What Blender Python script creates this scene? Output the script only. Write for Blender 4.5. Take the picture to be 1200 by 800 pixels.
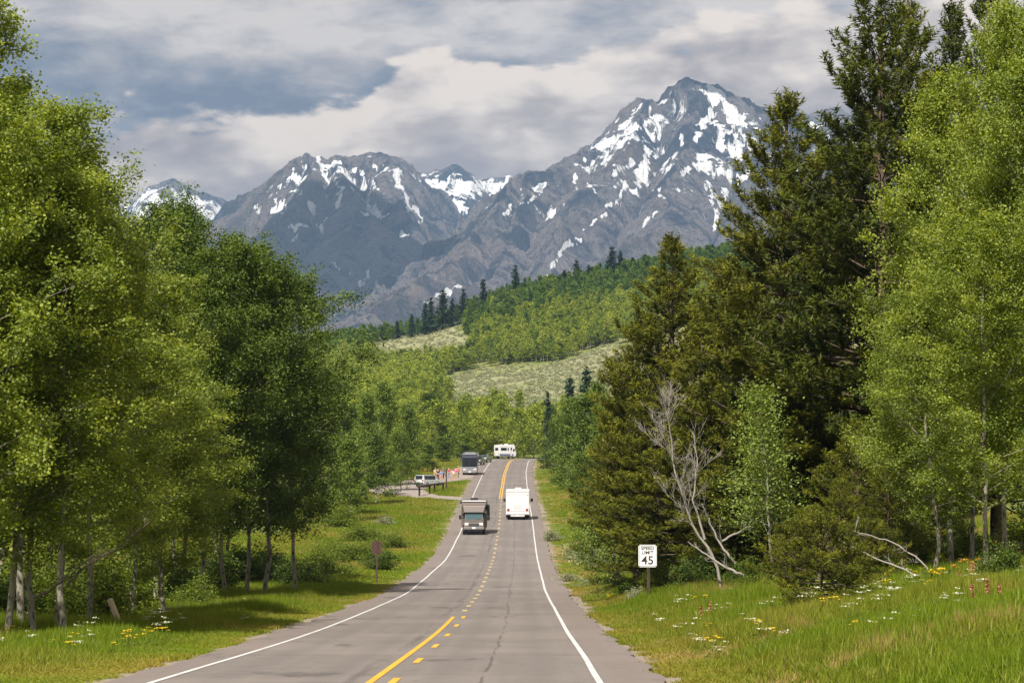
import bpy, bmesh, math, random
import numpy as np
from mathutils import Vector, Matrix

for _o in list(bpy.data.objects):
    bpy.data.objects.remove(_o)
SC = bpy.context.scene
COL = SC.collection
R = math.radians
PI = math.pi

# ------------------------------------------------------------------ camera
F = 3333.0                       # focal length in pixels of a 1200 px wide picture (100 mm on 36 mm)
HOR = 580.0                      # picture row of the horizon
PITCH = math.atan((HOR - 400) / F)
cd = bpy.data.cameras.new('camera')
cam = bpy.data.objects.new('camera', cd)
COL.objects.link(cam)
cd.sensor_width = 36.0
cd.lens = 36.0 * F / 1200.0
cd.clip_start = 0.5
cd.clip_end = 60000
cam.location = (0, 0, 0)
cam.rotation_euler = (PI / 2 + PITCH, 0, 0)
SC.camera = cam

# ------------------------------------------------------------------ light
SUN_EL = R(48)
SUN_AZ = R(-159)                 # measured from +Y (view direction) towards +X; negative = from the left, a little behind
sun_dir = Vector((math.sin(SUN_AZ) * math.cos(SUN_EL), math.cos(SUN_AZ) * math.cos(SUN_EL), math.sin(SUN_EL)))
ld = bpy.data.lights.new('sun', 'SUN')
ld.energy = 4.8
ld.angle = R(0.9)
ld.color = (1.0, 0.945, 0.86)
sun = bpy.data.objects.new('sun', ld)
sun.rotation_euler = (-sun_dir).to_track_quat('-Z', 'Y').to_euler()
COL.objects.link(sun)

SC.view_settings.view_transform = 'Standard'
SC.view_settings.look = 'None'
SC.view_settings.exposure = 0.60
SC.view_settings.gamma = 1.0
SC.view_settings.use_curve_mapping = False
SC.render.engine = 'CYCLES'
SC.cycles.use_denoising = True
SC.cycles.max_bounces = 6
SC.cycles.diffuse_bounces = 4
SC.cycles.glossy_bounces = 2
SC.cycles.transmission_bounces = 4
SC.cycles.transparent_max_bounces = 6
SC.cycles.volume_bounces = 0
SC.cycles.sample_clamp_indirect = 8.0


class NT:
    """tiny helper to write node trees"""
    def __init__(self, tree):
        self.t = tree
    def n(self, typ, ins=None, **kw):
        nd = self.t.nodes.new(typ)
        for k, v in kw.items():
            setattr(nd, k, v)
        for k, v in (ins or {}).items():
            s = nd.inputs[k]
            if hasattr(v, 'is_linked'):
                self.t.links.new(v, s)
            else:
                s.default_value = v
        return nd
    def math(self, op, a, b=None, c=None, clamp=False):
        d = {0: a}
        if b is not None: d[1] = b
        if c is not None: d[2] = c
        nd = self.n('ShaderNodeMath', d, operation=op, use_clamp=clamp)
        return nd.outputs[0]
    def mix(self, fac, a, b, blend='MIX'):
        nd = self.n('ShaderNodeMix', data_type='RGBA', blend_type=blend)
        for s, v in ((nd.inputs[0], fac), (nd.inputs[6], a), (nd.inputs[7], b)):
            if hasattr(v, 'is_linked'): self.t.links.new(v, s)
            else: s.default_value = v if not isinstance(v, tuple) or len(v) == 4 else (*v, 1)
        return nd.outputs[2]
    def ramp(self, fac, stops, interp='LINEAR'):
        nd = self.n('ShaderNodeValToRGB', {0: fac})
        cr = nd.color_ramp
        cr.interpolation = interp
        while len(cr.elements) > 1: cr.elements.remove(cr.elements[-1])
        for i, (p, c) in enumerate(stops):
            e = cr.elements[0] if i == 0 else cr.elements.new(p)
            e.position = p
            e.color = (c, c, c, 1) if not isinstance(c, tuple) else (*c[:3], 1)
        return nd.outputs[0]
    def smooth(self, v, lo, hi):
        nd = self.n('ShaderNodeMapRange', {0: v, 1: lo, 2: hi, 3: 0.0, 4: 1.0}, interpolation_type='SMOOTHSTEP')
        return nd.outputs[0]
    def noise(self, vec, scale, detail=4, rough=0.55, dist=0.0, out=0):
        nd = self.n('ShaderNodeTexNoise', {'Scale': scale, 'Detail': detail, 'Roughness': rough, 'Distortion': dist})
        if vec is not None: self.t.links.new(vec, nd.inputs['Vector'])
        return nd.outputs[out]


def s2l(r, g, b):
    f = lambda c: (c / 255 / 12.92) if c / 255 <= 0.04045 else ((c / 255 + 0.055) / 1.055) ** 2.4
    return (f(r), f(g), f(b), 1)


# ------------------------------------------------------------------ sky
W = bpy.data.worlds.new('World')
SC.world = W
W.use_nodes = True
W.node_tree.nodes.clear()
T = NT(W.node_tree)
tc = T.n('ShaderNodeTexCoord').outputs['Generated']
sx = T.n('ShaderNodeSeparateXYZ', {0: tc})
az = T.math('ARCTAN2', sx.outputs[0], sx.outputs[1])
el = T.math('ARCSINE', sx.outputs[2])
sky = T.n('ShaderNodeTexSky', sky_type='NISHITA', sun_disc=False, sun_elevation=SUN_EL, sun_rotation=SUN_AZ,
          altitude=2000.0, air_density=1.0, dust_density=1.5, ozone_density=1.0).outputs[0]
STR = 0.1
def skycol(r, g, b, k=1.28):
    c = s2l(r, g, b)
    e = 2 ** SC.view_settings.exposure
    return (c[0] * k / STR / e, c[1] * k / STR / e, c[2] * k / STR / e, 1)
vbig = T.n('ShaderNodeVectorMath', {0: tc, 1: (1.0, 1.0, 2.3)}, operation='MULTIPLY').outputs[0]
vflat = T.n('ShaderNodeVectorMath', {0: tc, 1: (1.0, 1.0, 4.2)}, operation='MULTIPLY').outputs[0]
n1 = T.noise(vbig, 9.0, 7, 0.52, 0.3)
n2 = T.noise(vbig, 26.0, 7, 0.55, 0.2)
n3 = T.noise(vflat, 11.0, 6, 0.5, 0.6)
n4 = T.noise(vflat, 5.0, 5, 0.5, 0.3)
def vor(sc):
    nd = T.n('ShaderNodeTexVoronoi', {'Scale': sc, 'Smoothness': 0.45}, feature='SMOOTH_F1')
    wv_ = T.n('ShaderNodeVectorMath', {0: vbig, 1: T.n('ShaderNodeVectorMath', {0: T.noise(vbig, sc * 0.8, 4, 0.55, 0.0, 1), 1: (0.9 / sc, 0.9 / sc, 0.9 / sc)}, operation='MULTIPLY').outputs[0]}, operation='ADD').outputs[0]
    W.node_tree.links.new(wv_, nd.inputs['Vector'])
    return T.math('SUBTRACT', 0.42, nd.outputs['Distance'])
va = vor(34.0); vb_ = vor(95.0)
n5 = T.noise(vbig, 62.0, 8, 0.62, 0.35)
# upper edge of the bright bank of cloud, as elevation along azimuth
pts = [(-0.60, 90), (-0.19, 112), (-0.153, 140), (-0.12, 118), (-0.081, 120), (-0.054, 112), (-0.045, 74), (-0.031, 56),
       (-0.012, 70), (0.012, 62), (0.036, 46), (0.06, 32), (0.09, 12), (0.12, -10), (0.18, -30), (0.6, 40)]
fc = T.n('ShaderNodeFloatCurve', {'Value': T.math('MULTIPLY_ADD', az, 1 / 1.2, 0.5)})
cm = fc.mapping.curves[0]
E = [((a / 1.2 + 0.5), (HOR - row) / F / 0.25) for a, row in pts]
cm.points[0].location = E[0]
cm.points[1].location = E[-1]
for p in E[1:-1]: cm.points.new(*p)
fc.mapping.update()
edge = T.math('MULTIPLY', fc.outputs[0], 0.25)
edge = T.math('ADD', edge, T.math('MULTIPLY', T.math('SUBTRACT', n2, 0.5), 0.028))
edge = T.math('ADD', edge, T.math('ADD', T.math('MULTIPLY', va, 0.016), T.math('MULTIPLY', vb_, 0.006)))
edge = T.math('ADD', edge, T.math('MULTIPLY', T.math('SUBTRACT', n5, 0.5), 0.012))
below = T.math('SUBTRACT', edge, el)                       # > 0 inside the bank
bank = T.smooth(below, -0.0012, 0.0042)
# bank colour: cream crest, grey mauve belly, puffs
belly = T.smooth(below, 0.0, 0.065)
puff = T.math('ADD', T.math('MULTIPLY', T.math('SUBTRACT', n2, 0.5), 3.2), T.math('MULTIPLY', T.math('SUBTRACT', n1, 0.5), 2.4))
puff = T.math('ADD', puff, T.math('MULTIPLY', T.math('SUBTRACT', n5, 0.5), 0.6))
puff = T.math('ADD', puff, T.math('ADD', T.math('MULTIPLY', va, 0.75), T.math('MULTIPLY', vb_, 0.45)))
bl = T.math('SUBTRACT', T.math('ADD', belly, 0.10), puff, clamp=True)
cbank = T.ramp(bl, [(0.0, skycol(228, 213, 198)), (0.3, skycol(206, 193, 182)), (0.65, skycol(176, 164, 157)), (1.0, skycol(152, 142, 140))])
# upper deck: grey cloud with blue grey gaps
g = T.math('ADD', T.math('MULTIPLY', T.math('SUBTRACT', n3, 0.5), 2.6), T.math('MULTIPLY', T.math('SUBTRACT', n4, 0.5), 1.6))
g = T.math('ADD', g, T.math('ADD', T.math('MULTIPLY', T.math('SUBTRACT', n2, 0.5), 1.6), T.math('MULTIPLY', T.math('SUBTRACT', n5, 0.5), 0.9)))
gap_h = T.smooth(el, 0.172, 0.138)                          # the gap lies right above the bank
gg = T.math('ADD', T.math('SUBTRACT', 0.72, T.math('MULTIPLY', gap_h, 0.52)), g, clamp=True)
cup = T.ramp(gg, [(0.0, skycol(104, 109, 122)), (0.3, skycol(130, 131, 138)), (0.62, skycol(168, 161, 158)), (1.0, skycol(204, 194, 185))])
cup = T.mix(0.04, cup, sky)
col = T.mix(bank, cup, cbank)
grd = T.smooth(el, -0.02, 0.0)
col = T.mix(grd, skycol(110, 112, 105), col)
bg = T.n('ShaderNodeBackground', {0: col, 1: STR})
wo = T.n('ShaderNodeOutputWorld', {0: bg.outputs[0]})

# ------------------------------------------------------------------ picture geometry -> place
RIGHT = np.array([1.0, 0, 0])
FWD = np.array([0, math.cos(PITCH), math.sin(PITCH)])
UP = np.array([0, -math.sin(PITCH), math.cos(PITCH)])
def at(x, y, d):
    """the point at ground distance d that the picture shows at column x, row y (1200 x 800)"""
    v = FWD * F + RIGHT * (x - 600) + UP * (400 - y)
    return v * (d / v[1])
def px_of(P):
    """picture column and row of points (n,3)"""
    P = np.asarray(P, float)
    w = P @ FWD
    return 600 + F * (P @ RIGHT) / w, 400 - F * (P @ UP) / w
def X_at(x, d):
    return (x - 600) / F * d * math.cos(PITCH) * (1 + math.tan(PITCH) ** 2) if False else at(x, HOR, d)[0]

# ------------------------------------------------------------------ numpy noise
def _hash(ix, iy, seed):
    h = (ix.astype(np.int64) * 374761393 + iy.astype(np.int64) * 668265263 + seed * 974634777) & 0xffffffff
    h = ((h ^ (h >> 13)) * 1274126177) & 0xffffffff
    return (h ^ (h >> 16)) & 0xffffffff
def pnoise(x, y, seed=0):
    x = np.asarray(x, float); y = np.asarray(y, float)
    ix = np.floor(x); iy = np.floor(y)
    fx = x - ix; fy = y - iy
    u = fx * fx * fx * (fx * (fx * 6 - 15) + 10); v = fy * fy * fy * (fy * (fy * 6 - 15) + 10)
    def gr(i, j):
        a = _hash(ix + i, iy + j, seed) * (2 * PI / 4294967296.0)
        return np.cos(a) * (fx - i) + np.sin(a) * (fy - j)
    a, b, c, d = gr(0, 0), gr(1, 0), gr(0, 1), gr(1, 1)
    return (a + u * (b - a) + v * (c - a + u * (a - b - c + d))) * 1.5
def fbm(x, y, seed=0, oct=5, gain=0.5, lac=2.03):
    s = 0; a = 1.0; t = 0
    for o in range(oct):
        s = s + a * pnoise(x, y, seed + o * 17); t += a
        a *= gain; x = x * lac + 3.1; y = y * lac + 7.7
    return s / t
def ridged(x, y, seed=0, oct=5, gain=0.5, lac=2.1):
    s = 0; a = 1.0; t = 0; w = 1.0
    for o in range(oct):
        n = (1 - np.abs(pnoise(x, y, seed + o * 31))) ** 2
        s = s + a * n * w; t += a
        w = np.clip(n * 1.6, 0, 1)
        a *= gain; x = x * lac + 1.3; y = y * lac + 5.9
    return s / t
def sstep(a, b, x):
    t = np.clip((x - a) / (b - a), 0, 1)
    return t * t * (3 - 2 * t)

# ------------------------------------------------------------------ mesh helpers
def mesh_np(name, verts, quads=None, tris=None, mats=(), qmat=None, tmat=None, smooth=False, attrs=None):
    verts = np.asarray(verts, np.float32)
    quads = np.zeros((0, 4), np.int32) if quads is None or len(quads) == 0 else np.asarray(quads, np.int32)
    tris = np.zeros((0, 3), np.int32) if tris is None or len(tris) == 0 else np.asarray(tris, np.int32)
    me = bpy.data.meshes.new(name)
    me.vertices.add(len(verts))
    me.vertices.foreach_set('co', verts.ravel())
    nl = quads.size + tris.size
    me.loops.add(nl)
    me.loops.foreach_set('vertex_index', np.concatenate([quads.ravel(), tris.ravel()]).astype(np.int32))
    me.polygons.add(len(quads) + len(tris))
    st = np.concatenate([np.arange(len(quads)) * 4, quads.size + np.arange(len(tris)) * 3]).astype(np.int32)
    me.polygons.foreach_set('loop_start', st)
    for m in mats: me.materials.append(m)
    if qmat is not None or tmat is not None:
        mi = np.concatenate([np.zeros(len(quads)) if qmat is None else np.asarray(qmat), np.zeros(len(tris)) if tmat is None else np.asarray(tmat)]).astype(np.int32)
        me.polygons.foreach_set('material_index', mi)
    if smooth:
        me.polygons.foreach_set('use_smooth', np.ones(len(quads) + len(tris), bool))
    for k, v in (attrs or {}).items():
        a = me.attributes.new(k, 'FLOAT', 'POINT')
        a.data.foreach_set('value', np.asarray(v, np.float32))
    me.update(calc_edges=True)
    return me
def grid_quads(nr, nc):
    i = np.arange(nr - 1)[:, None] * nc + np.arange(nc - 1)[None, :]
    i = i.ravel()
    return np.stack([i, i + 1, i + nc + 1, i + nc], 1)
def link(name, data, parent=None, label=None, cat=None, group=None, kind=None, loc=None):
    o = bpy.data.objects.new(name, data)
    COL.objects.link(o)
    if parent is not None: o.parent = parent
    if loc is not None: o.location = loc
    if label: o['label'] = label
    if cat: o['category'] = cat
    if group: o['group'] = group
    if kind: o['kind'] = kind
    return o
def thing(name, label, cat, loc=(0, 0, 0), rz=0.0, group=None):
    o = link(name, None, None, label, cat, group, None, loc)
    o.rotation_euler = (0, 0, rz)
    o.empty_display_size = 0.3
    return o

class Acc:
    """collects numpy geometry"""
    def __init__(self):
        self.v = []; self.q = []; self.t = []; self.qm = []; self.tm = []; self.n = 0; self.tint = []
    def add(self, v, q=None, t=None, m=0, tint=0.5):
        v = np.asarray(v, float)
        if q is not None and len(q):
            self.q.append(np.asarray(q) + self.n); self.qm.append(np.full(len(q), m))
        if t is not None and len(t):
            self.t.append(np.asarray(t) + self.n); self.tm.append(np.full(len(t), m))
        self.v.append(v); self.n += len(v)
        self.tint.append(np.broadcast_to(np.asarray(tint, float), (len(v),)))
    def mesh(self, name, mats, smooth=False):
        cat = lambda l, w: np.concatenate(l) if l else np.zeros((0, w))
        return mesh_np(name, cat(self.v, 3), cat(self.q, 4), cat(self.t, 3), mats,
                       np.concatenate(self.qm) if self.qm else None, np.concatenate(self.tm) if self.tm else None, smooth, {'tint': np.concatenate(self.tint)})
def tube_np(pts, rad, sides=5, cap=False):
    pts = np.asarray(pts, float); n = len(pts)
    d = np.gradient(pts, axis=0)
    d /= np.linalg.norm(d, axis=1)[:, None] + 1e-9
    ref = np.where(np.abs(d[:, 2:3]) > 0.9, np.array([[1.0, 0, 0]]), np.array([[0, 0, 1.0]]))
    a = np.cross(d, ref); a /= np.linalg.norm(a, axis=1)[:, None] + 1e-9
    b = np.cross(d, a)
    th = np.arange(sides) * 2 * PI / sides
    v = pts[:, None, :] + np.asarray(rad)[:, None, None] * (np.cos(th)[None, :, None] * a[:, None, :] + np.sin(th)[None, :, None] * b[:, None, :])
    v = v.reshape(-1, 3)
    i = (np.arange(n - 1)[:, None] * sides + np.arange(sides)[None, :]).ravel()
    j = (np.arange(n - 1)[:, None] * sides + (np.arange(sides)[None, :] + 1) % sides).ravel()
    return v, np.stack([i, j, j + sides, i + sides], 1)

# ------------------------------------------------------------------ materials
MATS = {}
def new_mat(name):
    m = bpy.data.materials.new(name); m.use_nodes = True
    m.node_tree.nodes.clear()
    MATS[name] = m
    return m, NT(m.node_tree)
def out(t, sh, disp=None):
    t.n('ShaderNodeOutputMaterial', {0: sh})
def pmat(name, col, rough=0.6, metal=0.0, spec=0.5, var=0.06, scale=8.0, bump=0.0, coat=0.0):
    m, t = new_mat(name)
    co = t.n('ShaderNodeTexCoord').outputs['Object']
    nz = t.noise(co, scale, 5, 0.6)
    c = t.mix(t.smooth(nz, 0.3, 0.7), tuple(x * (1 - var) for x in col[:3]), tuple(min(1, x * (1 + var)) for x in col[:3]))
    ins = {'Base Color': c, 'Roughness': rough, 'Metallic': metal, 'Specular IOR Level': spec, 'Coat Weight': coat}
    b = t.n('ShaderNodeBsdfPrincipled', ins)
    if bump:
        bp = t.n('ShaderNodeBump', {'Height': nz, 'Strength': bump, 'Distance': 0.02})
        t.t.links.new(bp.outputs[0], b.inputs['Normal'])
    out(t, b.outputs[0])
    return m
def leaf_mat(name, dark, light, trans=0.35, rough=0.45, objvar=0.12, tcol=None, pale=0.0, tone=None):
    m, t = new_mat(name)
    ti = t.n('ShaderNodeAttribute', attribute_name='tint').outputs['Fac']
    rnd = t.n('ShaderNodeObjectInfo').outputs['Random']
    f = t.math('ADD', ti, t.math('MULTIPLY', t.math('SUBTRACT', rnd, 0.5), objvar * 2), clamp=True)
    c = t.mix(f, dark, light)
    if tone:
        tn = t.n('ShaderNodeAttribute', attribute_name='tone', attribute_type='INSTANCER').outputs['Fac']
        c = t.mix(tn, c, t.mix(f, tone[0], tone[1]))
    if pale:
        bk = t.n('ShaderNodeNewGeometry').outputs['Backfacing']
        c = t.mix(t.math('MULTIPLY', bk, pale), c, (0.42, 0.45, 0.20))
    b = t.n('ShaderNodeBsdfPrincipled', {'Base Color': c, 'Roughness': rough, 'Specular IOR Level': 0.16})
    tcx = t.mix(1.0, c, (1.25, 1.15, 0.45) if tcol is None else tcol, 'MULTIPLY')
    tr = t.n('ShaderNodeBsdfTranslucent', {0: tcx})
    mx = t.n('ShaderNodeMixShader', {0: trans, 1: b.outputs[0], 2: tr.outputs[0]})
    out(t, mx.outputs[0])
    return m
def bark_mat(name, base, dark, sv=(6, 6, 1.2), thr=(0.52, 0.66), rough=0.85):
    m, t = new_mat(name)
    co = t.n('ShaderNodeTexCoord').outputs['Object']
    v = t.n('ShaderNodeVectorMath', {0: co, 1: sv}, operation='MULTIPLY').outputs[0]
    n = t.noise(v, 1.0, 6, 0.65)
    n2_ = t.noise(co, 0.5, 3, 0.5)
    f = t.smooth(t.math('ADD', n, t.math('MULTIPLY', t.math('SUBTRACT', n2_, 0.5), 0.35)), *thr)
    c = t.mix(f, base, dark)
    b = t.n('ShaderNodeBsdfPrincipled', {'Base Color': c, 'Roughness': rough, 'Specular IOR Level': 0.2})
    bp = t.n('ShaderNodeBump', {'Height': n, 'Strength': 0.5, 'Distance': 0.02})
    t.t.links.new(bp.outputs[0], b.inputs['Normal'])
    out(t, b.outputs[0])
    return m

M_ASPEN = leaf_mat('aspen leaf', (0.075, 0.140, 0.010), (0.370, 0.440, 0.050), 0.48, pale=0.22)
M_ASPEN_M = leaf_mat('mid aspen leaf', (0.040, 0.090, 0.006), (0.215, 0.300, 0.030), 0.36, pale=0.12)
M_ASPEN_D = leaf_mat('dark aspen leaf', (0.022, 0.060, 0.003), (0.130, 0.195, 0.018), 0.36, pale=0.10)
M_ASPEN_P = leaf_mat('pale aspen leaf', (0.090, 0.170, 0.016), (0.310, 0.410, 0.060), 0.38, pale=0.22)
M_HILL = leaf_mat('hill aspen leaf', (0.140, 0.215, 0.022), (0.400, 0.455, 0.065), 0.42, objvar=0.4)
M_HILL_D = leaf_mat('dark hill leaf', (0.055, 0.120, 0.018), (0.185, 0.275, 0.045), 0.36, objvar=0.4)
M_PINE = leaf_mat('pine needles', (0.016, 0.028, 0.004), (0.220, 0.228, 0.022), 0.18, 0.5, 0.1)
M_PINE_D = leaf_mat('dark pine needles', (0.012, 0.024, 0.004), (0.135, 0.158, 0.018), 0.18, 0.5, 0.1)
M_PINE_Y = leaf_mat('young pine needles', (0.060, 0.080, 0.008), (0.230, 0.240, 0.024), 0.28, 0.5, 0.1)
M_FIR = leaf_mat('far fir needles', (0.014, 0.034, 0.020), (0.046, 0.080, 0.040), 0.15, 0.6, 0.2)
M_SHRUB = leaf_mat('shrub leaf', (0.075, 0.125, 0.012), (0.240, 0.300, 0.045), 0.40)
M_SAGE = leaf_mat('sage leaf', (0.170, 0.195, 0.105), (0.400, 0.410, 0.250), 0.2)
M_GRASS = leaf_mat('grass blade', (0.075, 0.140, 0.008), (0.290, 0.365, 0.026), 0.45, objvar=0.0, tone=((0.20, 0.165, 0.022), (0.46, 0.40, 0.085)))
M_DRY = leaf_mat('dry grass', (0.280, 0.200, 0.060), (0.440, 0.340, 0.130), 0.35, objvar=0.0)
M_ABARK = bark_mat('aspen bark', (0.30, 0.275, 0.215), (0.05, 0.042, 0.034), (7, 7, 2.6), (0.47, 0.62))
M_DBARK = bark_mat('dark aspen bark', (0.14, 0.115, 0.085), (0.03, 0.025, 0.02))
M_PBARK = bark_mat('pine bark', (0.13, 0.095, 0.065), (0.05, 0.038, 0.03), (8, 8, 2.5), (0.4, 0.65))
M_DEAD = bark_mat('bleached dead wood', (0.31, 0.28, 0.245), (0.12, 0.13, 0.10), (14, 14, 3), (0.5, 0.75))
M_TIMBER = bark_mat('weathered timber', (0.075, 0.052, 0.036), (0.03, 0.022, 0.016), (20, 20, 2), (0.4, 0.7))

# ------------------------------------------------------------------ the lie of the land
_rs = [(800, 525, 440), (740, 291, 519), (695, 161, 559), (655, 106, 576.5), (626, 87, 582), (612, 80, 584.2), (581, 64.5, 586.5), (554, 50, 591.2)]
_Y, _Z, _X = [], [], []
for y_, w_, xm in _rs:
    d_ = F * 7.2 / w_
    p_ = at(xm, y_, d_)
    _Y.append(d_); _X.append(p_[0]); _Z.append(p_[2])
_Y = [-60, 5, 25] + _Y + [545, 575, 605, 640, 680, 740, 820, 1000]
_X = [-2.6, -2.4, -2.3] + _X + [-0.5, 0.5, 2.6, 6.8, 14, 30, 60, 130]
_Z = [-0.2, -1.90, -2.45] + _Z + [6.55, 7.25, 7.75, 8.15, 8.4, 8.6, 8.6, 8.6]
_yy = np.arange(-60, 1000, 1.0)
def _sm(v, s):
    k = np.exp(-0.5 * (np.arange(-4 * s, 4 * s + 1) / s) ** 2); k /= k.sum()
    return np.convolve(np.pad(v, 4 * s, mode='edge'), k, 'valid')
_zz = _sm(np.interp(_yy, _Y, _Z), 9)
_xx = _sm(np.interp(_yy, _Y, _X), 12)
def road_x(Y): return np.interp(Y, _yy, _xx)
def road_z(Y): return np.interp(Y, _yy, _zz)
LANE = 3.6
EL_, ER_ = 4.75, 4.65             # paved edge left and right of the centre line

_hx = np.array([-1500, 0, 300, 400, 500, 600, 700, 800, 1000, 2700], float)
_hd = np.array([700, 800, 950, 1150, 1400, 1520, 1800, 2600], float)
_hr = np.array([[533] * 10,
                [508, 508, 507, 506, 505, 504, 503, 501, 496, 490],
                [482, 482, 480, 478, 474, 471, 466, 457, 445, 430],
                [455, 455, 452, 448, 446, 437, 413, 398, 380, 360],
                [432, 430, 424, 409, 389, 353, 333, 314, 285, 270]], float)
_hz = np.zeros((8, 10))
for i in range(5):
    for j in range(10):
        _hz[i, j] = at(600, _hr[i, j], _hd[i])[2]
_hz[5] = _hz[4] + 1.0; _hz[6] = _hz[4] * 0.55; _hz[7] = 10
def hill_z(X, Y):
    px = 600 + F * X / np.maximum(Y, 50) * math.cos(PITCH)
    i = np.clip(np.searchsorted(_hd, Y) - 1, 0, len(_hd) - 2)
    t = np.clip((Y - _hd[i]) / (_hd[i + 1] - _hd[i]), 0, 1)
    zz = [np.interp(px, _hx, _hz[k]) for k in range(len(_hd))]
    zz = np.stack(zz)
    a = np.take_along_axis(zz, i[None], 0)[0]; b = np.take_along_axis(zz, (i + 1)[None], 0)[0]
    return a + (b - a) * t
def ground(X, Y):
    X = np.atleast_1d(np.asarray(X, float)); Y = np.atleast_1d(np.asarray(Y, float))
    X, Y = np.broadcast_arrays(X, Y)
    shp = X.shape; X = X.ravel(); Y = Y.ravel()
    u = X - road_x(Y); zr = road_z(Y)
    r = np.maximum(u - 5.0, 0); l = np.maximum(-u - 5.1, 0)
    wr = np.interp(Y, [0, 40, 140, 260, 600], [1, 1, 0.95, 0.55, 0.35])
    lr = np.interp(r, [0, 1.2, 4.5, 8.5, 13, 40, 140, 600], [0, -0.05, 0.75, 1.35, 1.9, 4.2, 9, 16]) * wr
    ll = np.interp(l, [0, 1.5, 6, 14, 40, 140, 600], [0, -0.12, -0.25, 0.05, 0.5, 3, 8])
    lot = sstep(335, 355, Y) * sstep(540, 515, Y)
    ll = ll * (1 - lot * sstep(30, 18, l))
    bump = (fbm(X / 7, Y / 7, 5, 3) * 0.16 + fbm(X / 2.1, Y / 2.1, 9, 2) * 0.05) * sstep(0.3, 3, r + l) * (1 - lot * sstep(24, 16, l) * (u < 0))
    zn = zr + lr + ll + bump - 0.07 + 0.05 * sstep(0, 0.5, r + l)
    zh = hill_z(X, Y) + fbm(X / 40, Y / 40, 3, 4) * 1.6
    k = sstep(620, 740, Y)
    far = sstep(1700, 2600, Y)
    z = zn * (1 - k) + zh * k
    return (z * (1 - far) + 5 * far).reshape(shp)
def gz(x, y): return float(ground(x, y)[0])
def on_px(x, y_or_d):
    """ground point under picture column x at distance d"""
    X = at(x, HOR, y_or_d)[0]
    return X, y_or_d, gz(X, y_or_d)

# masks on the ground
def pull_path():
    return np.array([[-4.0, 362], [-9.0, 366], [-13.8, 374], [-16.2, 392], [-15.2, 415], [-12.0, 440], [-8.8, 466], [-6.4, 500], [-4.6, 528]])
PULL = pull_path()
def dist_path(X, Y, P):
    best = np.full(np.shape(X), 1e9)
    for a, b in zip(P[:-1], P[1:]):
        d = b - a; t = np.clip(((X - a[0]) * d[0] + (Y - a[1]) * d[1]) / (d @ d), 0, 1)
        best = np.minimum(best, np.hypot(X - a[0] - t * d[0], Y - a[1] - t * d[1]))
    return best
def sage_mask(X, Y):
    px, py = px_of(np.stack([np.ravel(X), np.ravel(Y), ground(X, Y).ravel()], 1))
    n = fbm(np.ravel(X) / 30, np.ravel(Y) / 30, 77, 3)
    a = sstep(490, 545, px + n * 60) * sstep(770, 800, np.ravel(Y)) * sstep(1185, 1140, np.ravel(Y) + n * 60)
    b = sstep(425, 450, px + n * 20) * sstep(556, 540, px + n * 20) * sstep(1195, 1220, np.ravel(Y) + n * 40) * sstep(1420, 1400, np.ravel(Y))
    return np.maximum(a, b).reshape(np.shape(X))

# ground sheet: columns at offsets from the road, rows with distance
_off = np.concatenate([[0, 1.5, 3, 4.4, 4.8, 5.2, 5.7], np.arange(6.3, 14, 0.7), np.arange(14.5, 40, 1.6), np.geomspace(41, 320, 46), np.geomspace(345, 9000, 16)])
_off = np.concatenate([-_off[:0:-1], _off])
_row = np.concatenate([np.arange(-60, 20, 8), np.arange(20, 200, 1.5), np.arange(200, 560, 4), np.arange(560, 1500, 8), np.geomspace(1510, 16000, 24)])
OX, OY = np.meshgrid(_off, _row)
GXw = OX + np.where(np.abs(OX) < 400, 1, 0) * road_x(np.minimum(OY, 560)) * 1.0
GZ = ground(GXw, OY)
GV = np.stack([GXw.ravel(), OY.ravel(), GZ.ravel()], 1)
U_ = np.abs(GXw - road_x(OY))
shoulder = np.clip(1 - (U_ - 4.6) / 1.5, 0, 1) * (OY < 640)
pd = dist_path(GXw, OY, PULL)
shoulder = np.maximum(shoulder, sstep(5.2, 3.4, pd))

m, t = new_mat('meadow ground')
co = t.n('ShaderNodeNewGeometry').outputs['Position']
sh_ = t.n('ShaderNodeAttribute', attribute_name='shoulder').outputs['Fac']
sg_ = t.n('ShaderNodeAttribute', attribute_name='sage').outputs['Fac']
na = t.noise(co, 0.06, 5, 0.6); nb = t.noise(co, 0.9, 6, 0.65); nc_ = t.noise(co, 5.0, 5, 0.7)
g1 = t.mix(t.smooth(nb, 0.35, 0.65), (0.085, 0.125, 0.020), (0.185, 0.215, 0.040))
g1 = t.mix(t.math('MULTIPLY', t.smooth(na, 0.48, 0.62), 0.75), g1, (0.235, 0.215, 0.070))
g1 = t.mix(t.math('MULTIPLY', t.smooth(nc_, 0.45, 0.75), 0.5), g1, (0.045, 0.065, 0.014))
ng = t.noise(co, 0.35, 5, 0.7)
s1 = t.mix(t.smooth(ng, 0.42, 0.6), (0.235, 0.235, 0.115), (0.34, 0.325, 0.19))
s1 = t.mix(t.math('MULTIPLY', t.smooth(t.noise(co, 0.03, 4, 0.6), 0.5, 0.62), 0.6), s1, (0.20, 0.23, 0.075))
c = t.mix(sg_, g1, s1)
gv_ = t.mix(t.smooth(t.noise(co, 14.0, 4, 0.7), 0.35, 0.7), (0.20, 0.165, 0.135), (0.36, 0.32, 0.275))
gv_ = t.mix(t.smooth(nb, 0.3, 0.75), gv_, (0.30, 0.24, 0.17))
fs = t.smooth(t.math('ADD', sh_, t.math('MULTIPLY', t.math('SUBTRACT', nb, 0.5), 1.1)), 0.42, 0.62)
c = t.mix(fs, c, gv_)
b = t.n('ShaderNodeBsdfPrincipled', {'Base Color': c, 'Roughness': 0.95, 'Specular IOR Level': 0.1})
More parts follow.
